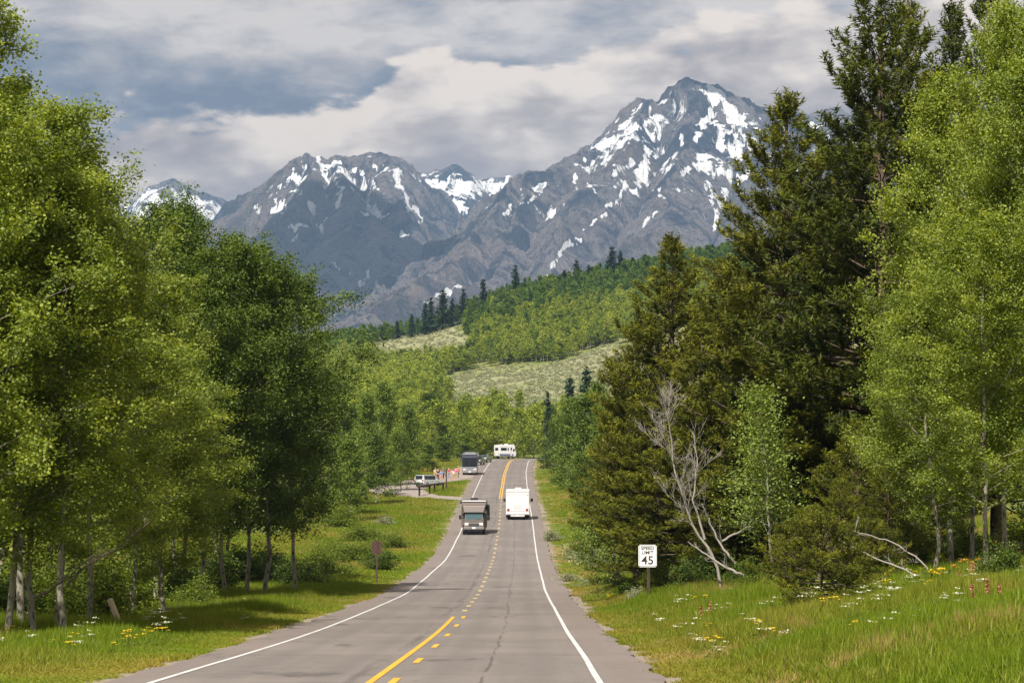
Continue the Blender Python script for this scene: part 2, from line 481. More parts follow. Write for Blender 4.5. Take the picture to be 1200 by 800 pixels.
bp = t.n('ShaderNodeBump', {'Height': t.math('ADD', nc_, nb), 'Strength': 0.6, 'Distance': 0.12})
t.t.links.new(bp.outputs[0], b.inputs['Normal'])
out(t, b.outputs[0])
gm = mesh_np('ground', GV, grid_quads(*OX.shape), mats=[m], smooth=True,
             attrs={'shoulder': shoulder.ravel(), 'sage': sage_mask(GXw, OY).ravel() * (OY.ravel() > 640)})
link('ground', gm, kind='structure', label='grassy roadside meadow and sagebrush hillside')

# ------------------------------------------------------------------ road
def ribbon(name, Ys, left, right, dz, mat, attrs=None, zf=None, kind='structure', label=None, parent=None, ncol=2):
    Ys = np.asarray(Ys, float)
    cx = road_x(Ys)
    sl = np.gradient(cx, Ys); nx = 1 / np.sqrt(1 + sl ** 2); ny = -sl / np.sqrt(1 + sl ** 2)
    left = np.broadcast_to(left, Ys.shape); right = np.broadcast_to(right, Ys.shape)
    f = np.linspace(0, 1, ncol)
    o = left[:, None] + (right - left)[:, None] * f[None]
    X = cx[:, None] + o * nx[:, None]; Y = Ys[:, None] + o * ny[:, None]
    Z = road_z(Ys)[:, None] + dz + 0 * X
    me = mesh_np(name, np.stack([X.ravel(), Y.ravel(), Z.ravel()], 1), grid_quads(len(Ys), ncol), mats=[mat], attrs={'across': o.ravel(), 'along': (Ys[:, None] + 0 * o).ravel()})
    return link(name, me, kind=kind, label=label, parent=parent)
Yr = np.concatenate([np.arange(-40, 200, 0.8), np.arange(200, 700, 2.5)])
rg = np.random.default_rng(4)
jag = lambda s: fbm(Yr / 3.1, Yr * 0 + s, 11, 4) * 0.28
bul = 0.5 * np.exp(-((Yr - 165) / 22) ** 2)

m, t = new_mat('worn asphalt')
co = t.n('ShaderNodeNewGeometry').outputs['Position']
ac = t.n('ShaderNodeAttribute', attribute_name='across').outputs['Fac']
al = t.n('ShaderNodeAttribute', attribute_name='along').outputs['Fac']
vec = t.n('ShaderNodeCombineXYZ', {0: ac, 1: al, 2: 0.0}).outputs[0]
vstr = t.n('ShaderNodeVectorMath', {0: vec, 1: (1.0, 0.025, 1.0)}, operation='MULTIPLY').outputs[0]
fine = t.noise(vec, 26.0, 4, 0.75)
mid = t.noise(vec, 1.6, 6, 0.65)
strk = t.noise(vstr, 1.9, 5, 0.6)
big = t.noise(vec, 0.10, 4, 0.6)
c = t.mix(t.smooth(fine, 0.3, 0.72), (0.128, 0.110, 0.099), (0.222, 0.194, 0.175))
c = t.mix(t.math('MULTIPLY', t.smooth(strk, 0.35, 0.7), 0.45), c, (0.227, 0.196, 0.175))
c = t.mix(t.math('MULTIPLY', t.smooth(mid, 0.50, 0.68), 0.5), c, (0.107, 0.094, 0.087))
c = t.mix(t.math('MULTIPLY', t.smooth(big, 0.48, 0.62), 0.45), c, (0.247, 0.210, 0.183))
# pinkish shoulders outside the white lines
shd = t.smooth(t.math('ABSOLUTE', ac), 3.72, 3.85)
csh = t.mix(t.smooth(fine, 0.3, 0.72), (0.157, 0.124, 0.107), (0.264, 0.214, 0.186))
csh = t.mix(t.math('MULTIPLY', t.smooth(mid, 0.45, 0.7), 0.4), csh, (0.165, 0.140, 0.128))
c = t.mix(t.math('MULTIPLY', shd, 0.55), c, csh)
# wheel tracks, oil strip
def band(x0, w):
    return t.smooth(t.math('ABSOLUTE', t.math('SUBTRACT', ac, x0)), w, 0.0)
tr = t.math('MAXIMUM', t.math('MAXIMUM', band(0.95, 0.5), band(2.65, 0.5)), t.math('MAXIMUM', band(-0.95, 0.5), band(-2.65, 0.5)))
c = t.mix(t.math('MULTIPLY', t.math('MULTIPLY', tr, t.smooth(strk, 0.25, 0.6)), 0.45), c, (0.136, 0.122, 0.113))
# old dark overlay beside the centre line and the dark seam
vw = t.n('ShaderNodeVectorMath', {0: vec, 1: (1.0, 0.09, 1.0)}, operation='MULTIPLY').outputs[0]
wob = t.math('MULTIPLY', t.math('SUBTRACT', t.noise(vw, 0.8, 6, 0.6), 0.5), 0.55)
acw = t.math('ADD', ac, wob)
seam = t.smooth(t.math('ABSOLUTE', t.math('SUBTRACT', acw, 1.72)), 0.05, 0.012)
brk = t.smooth(t.noise(vw, 3.0, 4, 0.6), 0.38, 0.52)
c = t.mix(t.math('MULTIPLY', t.math('MULTIPLY', seam, brk), 0.6), c, (0.051, 0.044, 0.040))
seam2 = t.smooth(t.math('ABSOLUTE', t.math('SUBTRACT', acw, -0.42)), 0.22, 0.02)
c = t.mix(t.math('MULTIPLY', t.math('MULTIPLY', seam2, t.smooth(t.noise(vstr, 3.0, 5, 0.7), 0.42, 0.6)), 0.55), c, (0.070, 0.062, 0.058))
# tar patches and cross cracks
vp = t.n('ShaderNodeVectorMath', {0: vec, 1: (0.55, 0.22, 1.0)}, operation='MULTIPLY').outputs[0]
pat = t.smooth(t.noise(vp, 0.62, 6, 0.65), 0.60, 0.66)
c = t.mix(t.math('MULTIPLY', pat, 0.6), c, (0.070, 0.064, 0.061))
alw = t.math('ADD', al, t.math('MULTIPLY', t.math('SUBTRACT', t.noise(vec, 0.55, 5, 0.6), 0.5), 1.6))
cr = t.math('ABSOLUTE', t.math('SUBTRACT', t.math('FRACT', t.math('DIVIDE', alw, 11.0)), 0.5))
crk = t.math('MULTIPLY', t.smooth(cr, 0.008, 0.001), t.smooth(t.noise(vec, 0.45, 3, 0.5), 0.45, 0.55))
c = t.mix(t.math('MULTIPLY', crk, 0.8), c, (0.058, 0.052, 0.047))
# clod stains dropped on the right half of the centre line
b = t.n('ShaderNodeBsdfPrincipled', {'Base Color': c, 'Roughness': 0.82, 'Specular IOR Level': 0.25})
bp = t.n('ShaderNodeBump', {'Height': fine, 'Strength': 0.35, 'Distance': 0.01})
t.t.links.new(bp.outputs[0], b.inputs['Normal'])
out(t, b.outputs[0])
M_ROAD = m
ribbon('road', Yr, -np.interp(Yr, [40, 80, 250], [4.25, 4.7, 4.85]) + jag(1.7), ER_ + 0.05 + jag(8.2) + bul * 0.3, 0.0, M_ROAD, label='worn grey two lane asphalt road', ncol=9)

def paint(name, c0, c1, wear, dirt):
    m, t = new_mat(name)
    ac = t.n('ShaderNodeAttribute', attribute_name='across').outputs['Fac']
    al = t.n('ShaderNodeAttribute', attribute_name='along').outputs['Fac']
    vec = t.n('ShaderNodeCombineXYZ', {0: ac, 1: al, 2: 0.0}).outputs[0]
    n = t.noise(vec, 9.0, 6, 0.75); nb = t.noise(vec, 0.5, 4, 0.6)
    c = t.mix(t.smooth(nb, 0.35, 0.65), c0, c1)
    f = t.smooth(t.math('ADD', n, t.math('MULTIPLY', t.math('SUBTRACT', nb, 0.5), 0.5)), wear, wear + 0.12)
    c = t.mix(t.math('MULTIPLY', f, 0.8), c, dirt)
    b = t.n('ShaderNodeBsdfPrincipled', {'Base Color': c, 'Roughness': 0.6, 'Specular IOR Level': 0.3})
    out(t, b.outputs[0]); return m
M_WHITE = paint('white road paint', (0.60, 0.585, 0.565), (0.68, 0.665, 0.645), 0.49, (0.32, 0.29, 0.27))
M_YEL = paint('yellow road paint', (0.62, 0.34, 0.022), (0.70, 0.40, 0.035), 0.64, (0.30, 0.20, 0.09))
M_YELW = paint('worn yellow road paint', (0.50, 0.36, 0.12), (0.62, 0.48, 0.22), 0.56, (0.26, 0.21, 0.15))
Yl = np.concatenate([np.arange(-40, 200, 1.0), np.arange(200, 690, 2.5)])
wv = lambda s: fbm(Yl / 25, Yl * 0 + s, 3, 3) * 0.05
ribbon('edge_line_marking', Yl, -LANE - 0.05 + wv(1), -LANE + 0.06 + wv(1), 0.008, M_WHITE, label='white edge line along the left lane')
ribbon('edge_line_marking', Yl, LANE - 0.055 + wv(5), LANE + 0.055 + wv(5), 0.008, M_WHITE, label='white edge line along the right lane')
Ys = Yl[(Yl >= -40) & (Yl <= 100)]
ribbon('centre_line_marking', Ys, -0.16, -0.035, 0.008, M_YEL, label='solid yellow centre line in the near part of the road')
for k, (a0, a1) in enumerate([(0.045 - 0.22, 0.045 - 0.08), (0.10, 0.24)]):
    Ys = Yl[(Yl >= 362) & (Yl <= 650)]
    ribbon('centre_line_marking', Ys, a0, a1, 0.008, M_YEL, label='double yellow centre line climbing to the crest')
y0 = 13.0
while y0 < 362:
    L = 2.9 if y0 < 100 else 2.2
    o0 = 0.20 if y0 < 100 else 0.02
    ribbon('lane_dash_marking', np.linspace(y0, y0 + L, 5), o0, o0 + (0.13 if y0 < 100 else 0.19), 0.008, M_YEL if y0 < 105 else M_YELW)
    y0 += 10.6 if y0 < 100 else 8.5

# pull-out beside the road
m, t = new_mat('pull-out gravel')
co = t.n('ShaderNodeNewGeometry').outputs['Position']
n = t.noise(co, 3.0, 6, 0.7); n_2 = t.noise(co, 0.3, 4, 0.6)
c = t.mix(t.smooth(n, 0.35, 0.65), (0.23, 0.20, 0.185), (0.33, 0.29, 0.265))
c = t.mix(t.math('MULTIPLY', t.smooth(n_2, 0.45, 0.65), 0.6), c, (0.34, 0.25, 0.17))
b = t.n('ShaderNodeBsdfPrincipled', {'Base Color': c, 'Roughness': 0.9, 'Specular IOR Level': 0.2})
out(t, b.outputs[0])
P = np.array(PULL)
tt = np.linspace(0, len(P) - 1, 90)
ctr = np.stack([_sm(np.interp(tt, range(len(P)), P[:, 0]), 3), _sm(np.interp(tt, range(len(P)), P[:, 1]), 3)], 1)
ctr[0] = P[0]; ctr[-1] = P[-1]
dd = np.gradient(ctr, axis=0); dd /= np.linalg.norm(dd, axis=1)[:, None]
nn = np.stack([-dd[:, 1], dd[:, 0]], 1)
hw = np.interp(tt, [0, 1, 2, 3, 4, 5, 6, 7, 8], [3.0, 2.8, 3.6, 4.2, 4.2, 3.8, 3.4, 2.8, 1.5]) + fbm(tt * 3, tt * 0, 6, 3) * 0.5
V = []
for f in np.linspace(-1, 1, 7):
    q = ctr + nn * (hw * f)[:, None]
    V.append(np.stack([q[:, 0], q[:, 1], np.maximum(ground(q[:, 0], q[:, 1]) + 0.03, road_z(q[:, 1]) - 0.035)], 1))
V = np.stack(V, 1).reshape(-1, 3)
link('pull_out_pavement', mesh_np('pull_out_pavement', V, grid_quads(90, 7), mats=[m]), kind='structure', label='gravel pull-out on the left before the crest')

# ------------------------------------------------------------------ mountains
def P3(x, y, d): return at(x, y, d)
def seg_field(X, Y, ridge, seed, warp):
    """nearest distance to a crest polyline in plan, the crest height there, and the length along it"""
    pts = np.array([P3(*r[:3]) for r in ridge])
    best = np.full(X.shape, 1e12); hz = np.zeros(X.shape); tl = np.zeros(X.shape); sd = np.zeros(X.shape); L = 0
    for a, b in zip(pts[:-1], pts[1:]):
        d = b[:2] - a[:2]; ln = math.hypot(*d)
        t = np.clip(((X - a[0]) * d[0] + (Y - a[1]) * d[1]) / (ln * ln), 0, 1)
        qx = X - a[0] - t * d[0]; qy = Y - a[1] - t * d[1]
        e = np.hypot(qx, qy)
        k = e < best
        best = np.where(k, e, best); hz = np.where(k, a[2] + t * (b[2] - a[2]), hz); tl = np.where(k, L + t * ln, tl)
        sd = np.where(k, np.sign(d[0] * qy - d[1] * qx), sd)
        L += ln
    return best, hz, tl, sd

m, t = new_mat('mountain rock and snow')
co = t.n('ShaderNodeNewGeometry').outputs['Position']
sn = t.n('ShaderNodeAttribute', attribute_name='snow').outputs['Fac']
fo = t.n('ShaderNodeAttribute', attribute_name='wood').outputs['Fac']
ro = t.n('ShaderNodeAttribute', attribute_name='rock').outputs['Fac']
nA = t.noise(co, 0.0055, 9, 0.70); nB = t.noise(co, 0.028, 7, 0.72); nC = t.noise(co, 0.0016, 4, 0.6); nD = t.noise(co, 0.06, 5, 0.7)
fwa = t.n('ShaderNodeAttribute', attribute_name='fallw').outputs['Fac']; fea = t.n('ShaderNodeAttribute', attribute_name='falle').outputs['Fac']
fv = t.n('ShaderNodeCombineXYZ', {0: t.math('MULTIPLY', fwa, 0.030), 1: t.math('MULTIPLY', fea, 0.0075), 2: 0.0}).outputs[0]
nF = t.noise(fv, 1.0, 7, 0.66, 0.4)
rk = t.math('ADD', t.math('MULTIPLY', nF, 0.45), t.math('MULTIPLY', nB, 0.55)) if False else t.math('ADD', t.math('MULTIPLY', nA, 0.55), t.math('MULTIPLY', nB, 0.45))
rk = t.math('ADD', rk, t.math('MULTIPLY', t.math('SUBTRACT', ro, 0.55), 0.5))  # rock painted darker in gullies, lighter on spurs, in place of relief shading
rk = t.math('ADD', rk, t.math('MULTIPLY', t.math('SUBTRACT', nF, 0.5), 0.55))
c = t.mix(t.smooth(rk, 0.36, 0.62), (0.048, 0.058, 0.086), (0.330, 0.285, 0.275))
c = t.mix(t.math('MULTIPLY', t.smooth(nC, 0.50, 0.64), 0.5), c, (0.300, 0.225, 0.175))
c = t.mix(t.math('MULTIPLY', t.smooth(nD, 0.52, 0.66), 0.75), c, (0.040, 0.046, 0.058))
fw = t.smooth(t.math('ADD', fo, t.math('MULTIPLY', t.math('SUBTRACT', nD, 0.5), 2.0)), 0.42, 0.62)
c = t.mix(t.math('MULTIPLY', fw, 0.9), c, (0.030, 0.060, 0.045))
sv = t.math('ADD', sn, t.math('MULTIPLY', t.math('SUBTRACT', nB, 0.5), 0.5))
sv = t.math('ADD', sv, t.math('MULTIPLY', t.math('SUBTRACT', nD, 0.5), 0.45))
sv = t.math('ADD', sv, t.math('MULTIPLY', t.math('SUBTRACT', nF, 0.5), 1.5))
fsn = t.smooth(sv, 0.40, 0.50)
c = t.mix(fsn, c, (0.88, 0.88, 0.88))
b = t.n('ShaderNodeBsdfPrincipled', {'Base Color': c, 'Roughness': 0.9, 'Specular IOR Level': 0.1})
hgt = t.math('ADD', t.math('MULTIPLY', t.math('ADD', nA, t.math('MULTIPLY', nF, 0.8)), 1.6), t.math('ADD', nB, t.math('MULTIPLY', nD, 0.4)))
bp = t.n('ShaderNodeBump', {'Height': t.math('MULTIPLY', hgt, t.math('SUBTRACT', 1.0, t.math('MULTIPLY', fsn, 0.75))), 'Strength': 1.0, 'Distance': 75.0})
t.t.links.new(bp.outputs[0], b.inputs['Normal'])
out(t, b.outputs[0])
M_MOUNT = m

def stroke_field(px, py, strokes):
    """strength of snow fields and couloirs laid as strokes: (points, half width)"""
    s = np.zeros(px.shape)
    for pts, w in strokes:
        pts = np.array(pts, float)
        d = dist_path(px, py, pts) if len(pts) > 1 else np.hypot(px - pts[0, 0], py - pts[0, 1])
        s = np.maximum(s, np.clip(1.15 - 0.62 * d / (w * 1.12), 0, 1.1))
    return s

def mountain(name, label, cols, d0, d1, nr, ridges, seed, strokes, spur, floor_row, wood, amp=1.0, snowline=None):
    cx = np.arange(cols[0], cols[1], cols[2])
    dr = np.concatenate([np.linspace(d0, d1, nr), np.linspace(d1, d1 * 1.12, 16)[1:]])
    PX, D = np.meshgrid(cx, dr)
    X = (PX - 600) / F * D * math.cos(PITCH) / 1.0; Y = D.copy()
    wx = X + fbm(X / 420, Y / 420, seed + 1, 4) * 130; wy = Y + fbm(X / 420, Y / 420, seed + 2, 4) * 130
    z = np.full(X.shape, -1e9); best_t = np.zeros(X.shape); bd = np.zeros(X.shape); stk = np.zeros(X.shape); FW_ = np.zeros(X.shape); FE_ = np.zeros(X.shape)
    for i, (ridge, slope, rnd) in enumerate(ridges):
        e, hz, tl, sd = seg_field(wx, wy, ridge, seed + i, 0)
        # side spurs and gullies run down the fall line and fan out
        w = tl + fbm(tl / 300, e / 500, seed + 40 + i, 3) * 120
        sp = ridged(w / spur + sd * 13.7, e / (spur * 4.2), seed + 60 + i, 7, 0.62)
        ee = np.sqrt(e * e + 18 ** 2) - 18
        fall = slope * ee * (1 - 0.18 * np.clip(ee / 1800, 0, 1)) * (1 + rnd * fbm(tl / 700 + sd * 5, e / 900, seed + 80 + i, 2))
        a = amp * 235 * (1 - np.exp(-ee / 260))
        h = hz - fall + (sp - 0.62) * a
        k = h > z
        z = np.where(k, h, z); best_t = np.where(k, sp, best_t); bd = np.where(k, ee, bd)
        FW_ = np.where(k, w + sd * 333 + i * 1777, FW_); FE_ = np.where(k, e, FE_)
        stk = np.where(k, fbm(w / 46 + sd * 9.1, e / 420, seed + 90 + i, 4), stk)
    rough = ridged(X / 240, Y / 240, seed + 5, 7, 0.66)
    z = z + (rough - 0.6) * 95 * amp * np.clip(0.55 + bd / 300, 0, 1) + fbm(X / 60, Y / 60, seed + 7, 4, 0.6) * 20 * np.clip(bd / 80, 0.55, 1)
    # rock bands
    zb = z + fbm(X / 500, Y / 500, seed + 9, 3) * 60
    z = z + 10.0 * np.sin(zb / 19.0) * np.clip(bd / 120, 0, 1)
    z = np.maximum(z, -30)
    P = np.stack([X.ravel(), Y.ravel(), z.ravel()], 1)
    qx, qy = px_of(P); qx = qx.reshape(z.shape); qy = qy.reshape(z.shape)
    jx = fbm(qx / 14, qy / 14, seed + 21, 4) * 10; jy = fbm(qx / 14, qy / 14, seed + 22, 4) * 10
    st = stroke_field(qx + jx, qy + jy, strokes)
    # lingering snow in gullies, high up
    lo, hi = snowline
    alt = np.clip((lo - qy) / (lo - hi), 0, 1)
    lap = z - _blur2(z, 3); lap2 = z - _blur2(z, 9)
    conc = np.clip(-lap / 6 - lap2 / 16, -1, 1)
    gn = fbm(X / 330, Y / 330, seed + 30, 4)
    gul = alt ** 0.6 * (0.36 + 0.34 * conc + 0.45 * gn + 0.62 * stk)
    streak = np.clip(st, 0, 1) * (0.74 + 0.24 * conc + 0.25 * fbm(X / 55, Y / 55, seed + 33, 3) + 0.5 * stk)
    snow = np.maximum(gul, streak)
    wd = np.clip((qy - wood[0]) / (wood[1] - wood[0]), 0, 1) * (0.55 + 0.7 * fbm(X / 200, Y / 200, seed + 50, 4)) - 0.15 * (best_t > 0.75)
    me = mesh_np(name, P, grid_quads(*z.shape), mats=[M_MOUNT], smooth=True, attrs={'snow': snow.ravel(), 'wood': wd.ravel(), 'rock': best_t.ravel(), 'fallw': FW_.ravel(), 'falle': FE_.ravel()})
    return link(name, me, kind='structure', label=label)
def _blur2(z, r):
    k = np.ones(2 * r + 1) / (2 * r + 1)
    c = lambda a, ax: np.apply_along_axis(lambda v: np.convolve(np.pad(v, r, mode='edge'), k, 'valid'), ax, a)
    return c(c(z, 0), 1)

main_ridges = [
    ([(1060, 235, 9900), (960, 168, 9500), (905, 128, 9250), (868, 112, 9080), (838, 98, 9020), (814, 87, 9000), (795, 97, 9000), (778, 113, 8980), (760, 116, 8960), (748, 108, 8950), (735, 122, 8930), (712, 142, 8900),
      (690, 158, 8850), (660, 183, 8800), (635, 198, 8700), (605, 213, 8600), (580, 240, 8350), (556, 264, 8100), (530, 290, 7800), (500, 318, 7500), (450, 352, 7000), (400, 392, 6500), (340, 430, 6100)], 0.80, 0.10),
    ([(814, 87, 9000), (822, 130, 8820), (800, 185, 8500), (778, 250, 8000), (740, 320, 7300), (720, 370, 6700)], 0.95, 0.2),
    ([(748, 108, 8950), (738, 150, 8750), (700, 215, 8400), (662, 275, 7900), (625, 335, 7200), (600, 380, 6500)], 0.95, 0.2),
    ([(868, 112, 9080), (880, 160, 8850), (868, 230, 8400), (850, 300, 7700), (830, 360, 6900)], 0.95, 0.2),
    ([(635, 198, 8700), (615, 250, 8350), (570, 315, 7700), (530, 360, 7000), (500, 395, 6300)], 0.95, 0.2),
    ([(940, 160, 9450), (950, 220, 9000), (940, 300, 8200), (930, 370, 7200)], 0.95, 0.2),
]
main_snow = [
    ([(700, 172), (735, 165), (742, 150)], 9), ([(742, 150), (770, 140)], 4), ([(712, 185), (690, 200)], 5), ([(758, 178), (752, 200), (744, 222)], 6), ([(722, 200), (740, 190)], 5),
    ([(765, 150), (780, 142)], 4), ([(838, 112), (862, 140), (885, 168)], 8), ([(845, 150), (870, 185), (880, 205)], 8), ([(830, 135), (815, 165)], 5),
    ([(820, 190), (850, 205), (868, 215)], 7), ([(860, 150), (892, 155)], 4), ([(845, 170), (862, 200)], 5), ([(828, 215), (838, 240)], 3.5), ([(795, 150), (800, 168)], 3.5),
    ([(668, 170), (645, 188)], 3.5), ([(688, 175), (700, 165)], 3), ([(850, 225), (842, 250), (835, 268)], 3), ([(772, 105), (760, 128)], 2),
    ([(620, 232), (612, 240)], 2.5), ([(648, 247), (642, 255)], 2.2), ([(672, 205), (678, 222)], 2.5), ([(773, 222), (776, 230)], 3.5), ([(720, 235), (712, 245)], 2.2), ([(768, 250), (752, 266)], 2.0),
    ([(710, 250), (690, 268), (668, 288), (655, 300), (640, 325), (632, 338)], 2.2), ([(665, 283), (655, 297)], 3), ([(640, 325), (630, 342)], 3),
    ([(540, 333), (515, 347), (492, 360)], 1.8), ([(600, 240), (590, 252)], 2), ([(640, 215), (630, 225)], 2.2), ([(690, 215), (697, 228)], 2.4), ([(730, 215), (728, 235)], 2.4),
    ([(800, 205), (812, 195)], 3.5), ([(780, 200), (790, 185)], 3), ([(806, 110), (803, 118)], 2),
]
mountain('mountain', 'tallest rocky peak with streaks of snow right of centre', (330, 1080, 1.25), 5700, 9350, 560, main_ridges, 11, main_snow, 330, 400, (300, 400), 0.85, (300, 60))
left_ridges = [
    ([(180, 300, 11200), (235, 278, 11000), (262, 250, 10800), (280, 234, 10700), (300, 224, 10600), (322, 203, 10550), (345, 190, 10500), (368, 180, 10500), (392, 184, 10500), (408, 181, 10520), (430, 181, 10520), (446, 178, 10520), (462, 183, 10520),
      (472, 200, 10540), (482, 222, 10500), (494, 246, 10400), (506, 268, 10300), (520, 300, 10100), (540, 350, 9800)], 0.95, 0.1),
    ([(368, 180, 10500), (352, 225, 10200), (322, 275, 9700), (300, 330, 9000)], 1.0, 0.2),
    ([(408, 181, 10520), (402, 220, 10250), (420, 245, 10000), (395, 290, 9500), (380, 350, 8700)], 1.0, 0.2),
    ([(462, 183, 10520), (468, 225, 10250), (474, 262, 9900), (462, 300, 9400), (450, 360, 8600)], 1.0, 0.2),
    ([(262, 250, 10800), (250, 290, 10300), (235, 340, 9500)], 1.0, 0.2),
    ([(420, 245, 10000), (440, 270, 9700), (450, 300, 9300)], 1.0, 0.2),
]
left_snow = [([(326, 215), (324, 235), (332, 245)], 3), ([(318, 248), (336, 244)], 3), ([(395, 190), (398, 205)], 5), ([(392, 207), (400, 222), (398, 238)], 3.5), ([(372, 188), (374, 192)], 3.5),
             ([(364, 240), (370, 248)], 4), ([(360, 262), (340, 268)], 2.2), ([(378, 262), (376, 270)], 2.5), ([(425, 203), (440, 220), (452, 230)], 2.2), ([(430, 245), (450, 255)], 3),
             ([(465, 210), (480, 240), (496, 258)], 3), ([(345, 275), (342, 282)], 2), ([(388, 305), (395, 312)], 1.8), ([(408, 312), (411, 320)], 2), ([(430, 322), (424, 332)], 2), ([(345, 205), (350, 210)], 3),
             ([(455, 198), (470, 205)], 3), ([(352, 222), (348, 228)], 2), ([(302, 240), (306, 248)], 2), ([(440, 190), (436, 196)], 2), ([(470, 272), (478, 278)], 2), ([(300, 285), (310, 278)], 2)]
mountain('mountain', 'broad craggy massif with snow gullies left of the tallest peak', (170, 640, 1.3), 8200, 10750, 300, left_ridges, 47, left_snow, 300, 420, (330, 430), 0.8, (285, 150))
saddle_ridges = [
    ([(430, 260, 12300), (470, 212, 12200), (490, 202, 12200), (506, 197, 12150), (520, 193, 12100), (535, 203, 12150), (552, 210, 12200), (575, 209, 12200), (592, 206, 12200), (603, 211, 12200), (640, 230, 12200), (700, 260, 12300)], 0.55, 0.1),
    ([(520, 193, 12100), (510, 225, 11800), (500, 260, 11300)], 0.8, 0.2), ([(565, 210, 12200), (545, 240, 11900), (535, 280, 11300)], 0.85, 0.2)]
saddle_snow = [([(462, 214), (490, 232), (525, 242)], 20), ([(500, 216), (520, 218)], 9), ([(540, 220), (596, 214)], 10), ([(480, 250), (520, 262)], 12), ([(526, 206), (545, 216)], 5), ([(496, 204), (490, 212)], 5)]
mountain('mountain', 'snow basin and small dark tipped peak behind the massif', (430, 700, 1.3), 10650, 12350, 170, saddle_ridges, 83, saddle_snow, 380, 400, (330, 430), 0.5, (300, 150))
far_ridges = [([(60, 300, 13600), (110, 268, 13600), (140, 240, 13500), (165, 222, 13500), (185, 213, 13500), (199, 208, 13500), (215, 214, 13500), (232, 222, 13500), (248, 227, 13550), (268, 237, 13600), (300, 262, 13700), (360, 300, 13700)], 0.8, 0.1),
              ([(199, 208, 13500), (190, 240, 13100), (178, 280, 12500)], 0.85, 0.2), ([(248, 227, 13550), (240, 250, 13200), (235, 290, 12500)], 0.85, 0.2)]
far_snow = [([(145, 245), (165, 230), (182, 232)], 11), ([(165, 245), (205, 236), (245, 250)], 12), ([(215, 234), (262, 250)], 10), ([(150, 262), (180, 258)], 5)]
mountain('mountain', 'distant small peak wearing broad snowfields at far left', (60, 380, 1.6), 12300, 13700, 110, far_ridges, 29, far_snow, 420, 400, (300, 400), 0.5, (300, 190))
fr = [([(820, 180, 12600), (880, 150, 12600), (905, 128, 12600), (925, 127, 12600), (945, 131, 12600), (960, 123, 12600), (985, 134, 12600), (1010, 130, 12600), (1060, 150, 12600), (1140, 180, 12600), (1280, 260, 12600)], 0.8, 0.1)]
mountain('mountain', 'hazy blue ridge behind the pines right of the tallest peak', (840, 1240, 2.2), 11600, 12750, 70, fr, 61, [([(940, 140), (960, 150)], 3)], 420, 400, (300, 400), 0.6, (200, 90))

# ------------------------------------------------------------------ tree builders
def unit(v):
    return v / (np.linalg.norm(v, axis=-1, keepdims=True) + 1e-9)
def leaf_quads(acc, P, size, rng, m, tint, up=0.5, asp=0.8):
    """one small rhombic leaf at every point of P"""
    n = len(P)
    N = rng.normal(size=(n, 3)); N[:, 2] = np.abs(N[:, 2]) + up
    N = unit(N)
    A = unit(np.cross(N, rng.normal(size=(n, 3))))
    B = np.cross(N, A)
    s = size * rng.uniform(0.65, 1.3, n)[:, None]
    fold = N * s * rng.uniform(-0.25, 0.25, n)[:, None]
    V = np.stack([P - A * s * 0.55, P + B * s * 0.5 * asp + fold, P + A * s * 0.6, P - B * s * 0.5 * asp + fold], 1).reshape(-1, 3)
    q = np.arange(n * 4).reshape(n, 4)
    acc.add(V, q, m=m, tint=np.repeat(np.clip(tint, 0, 1), 4))

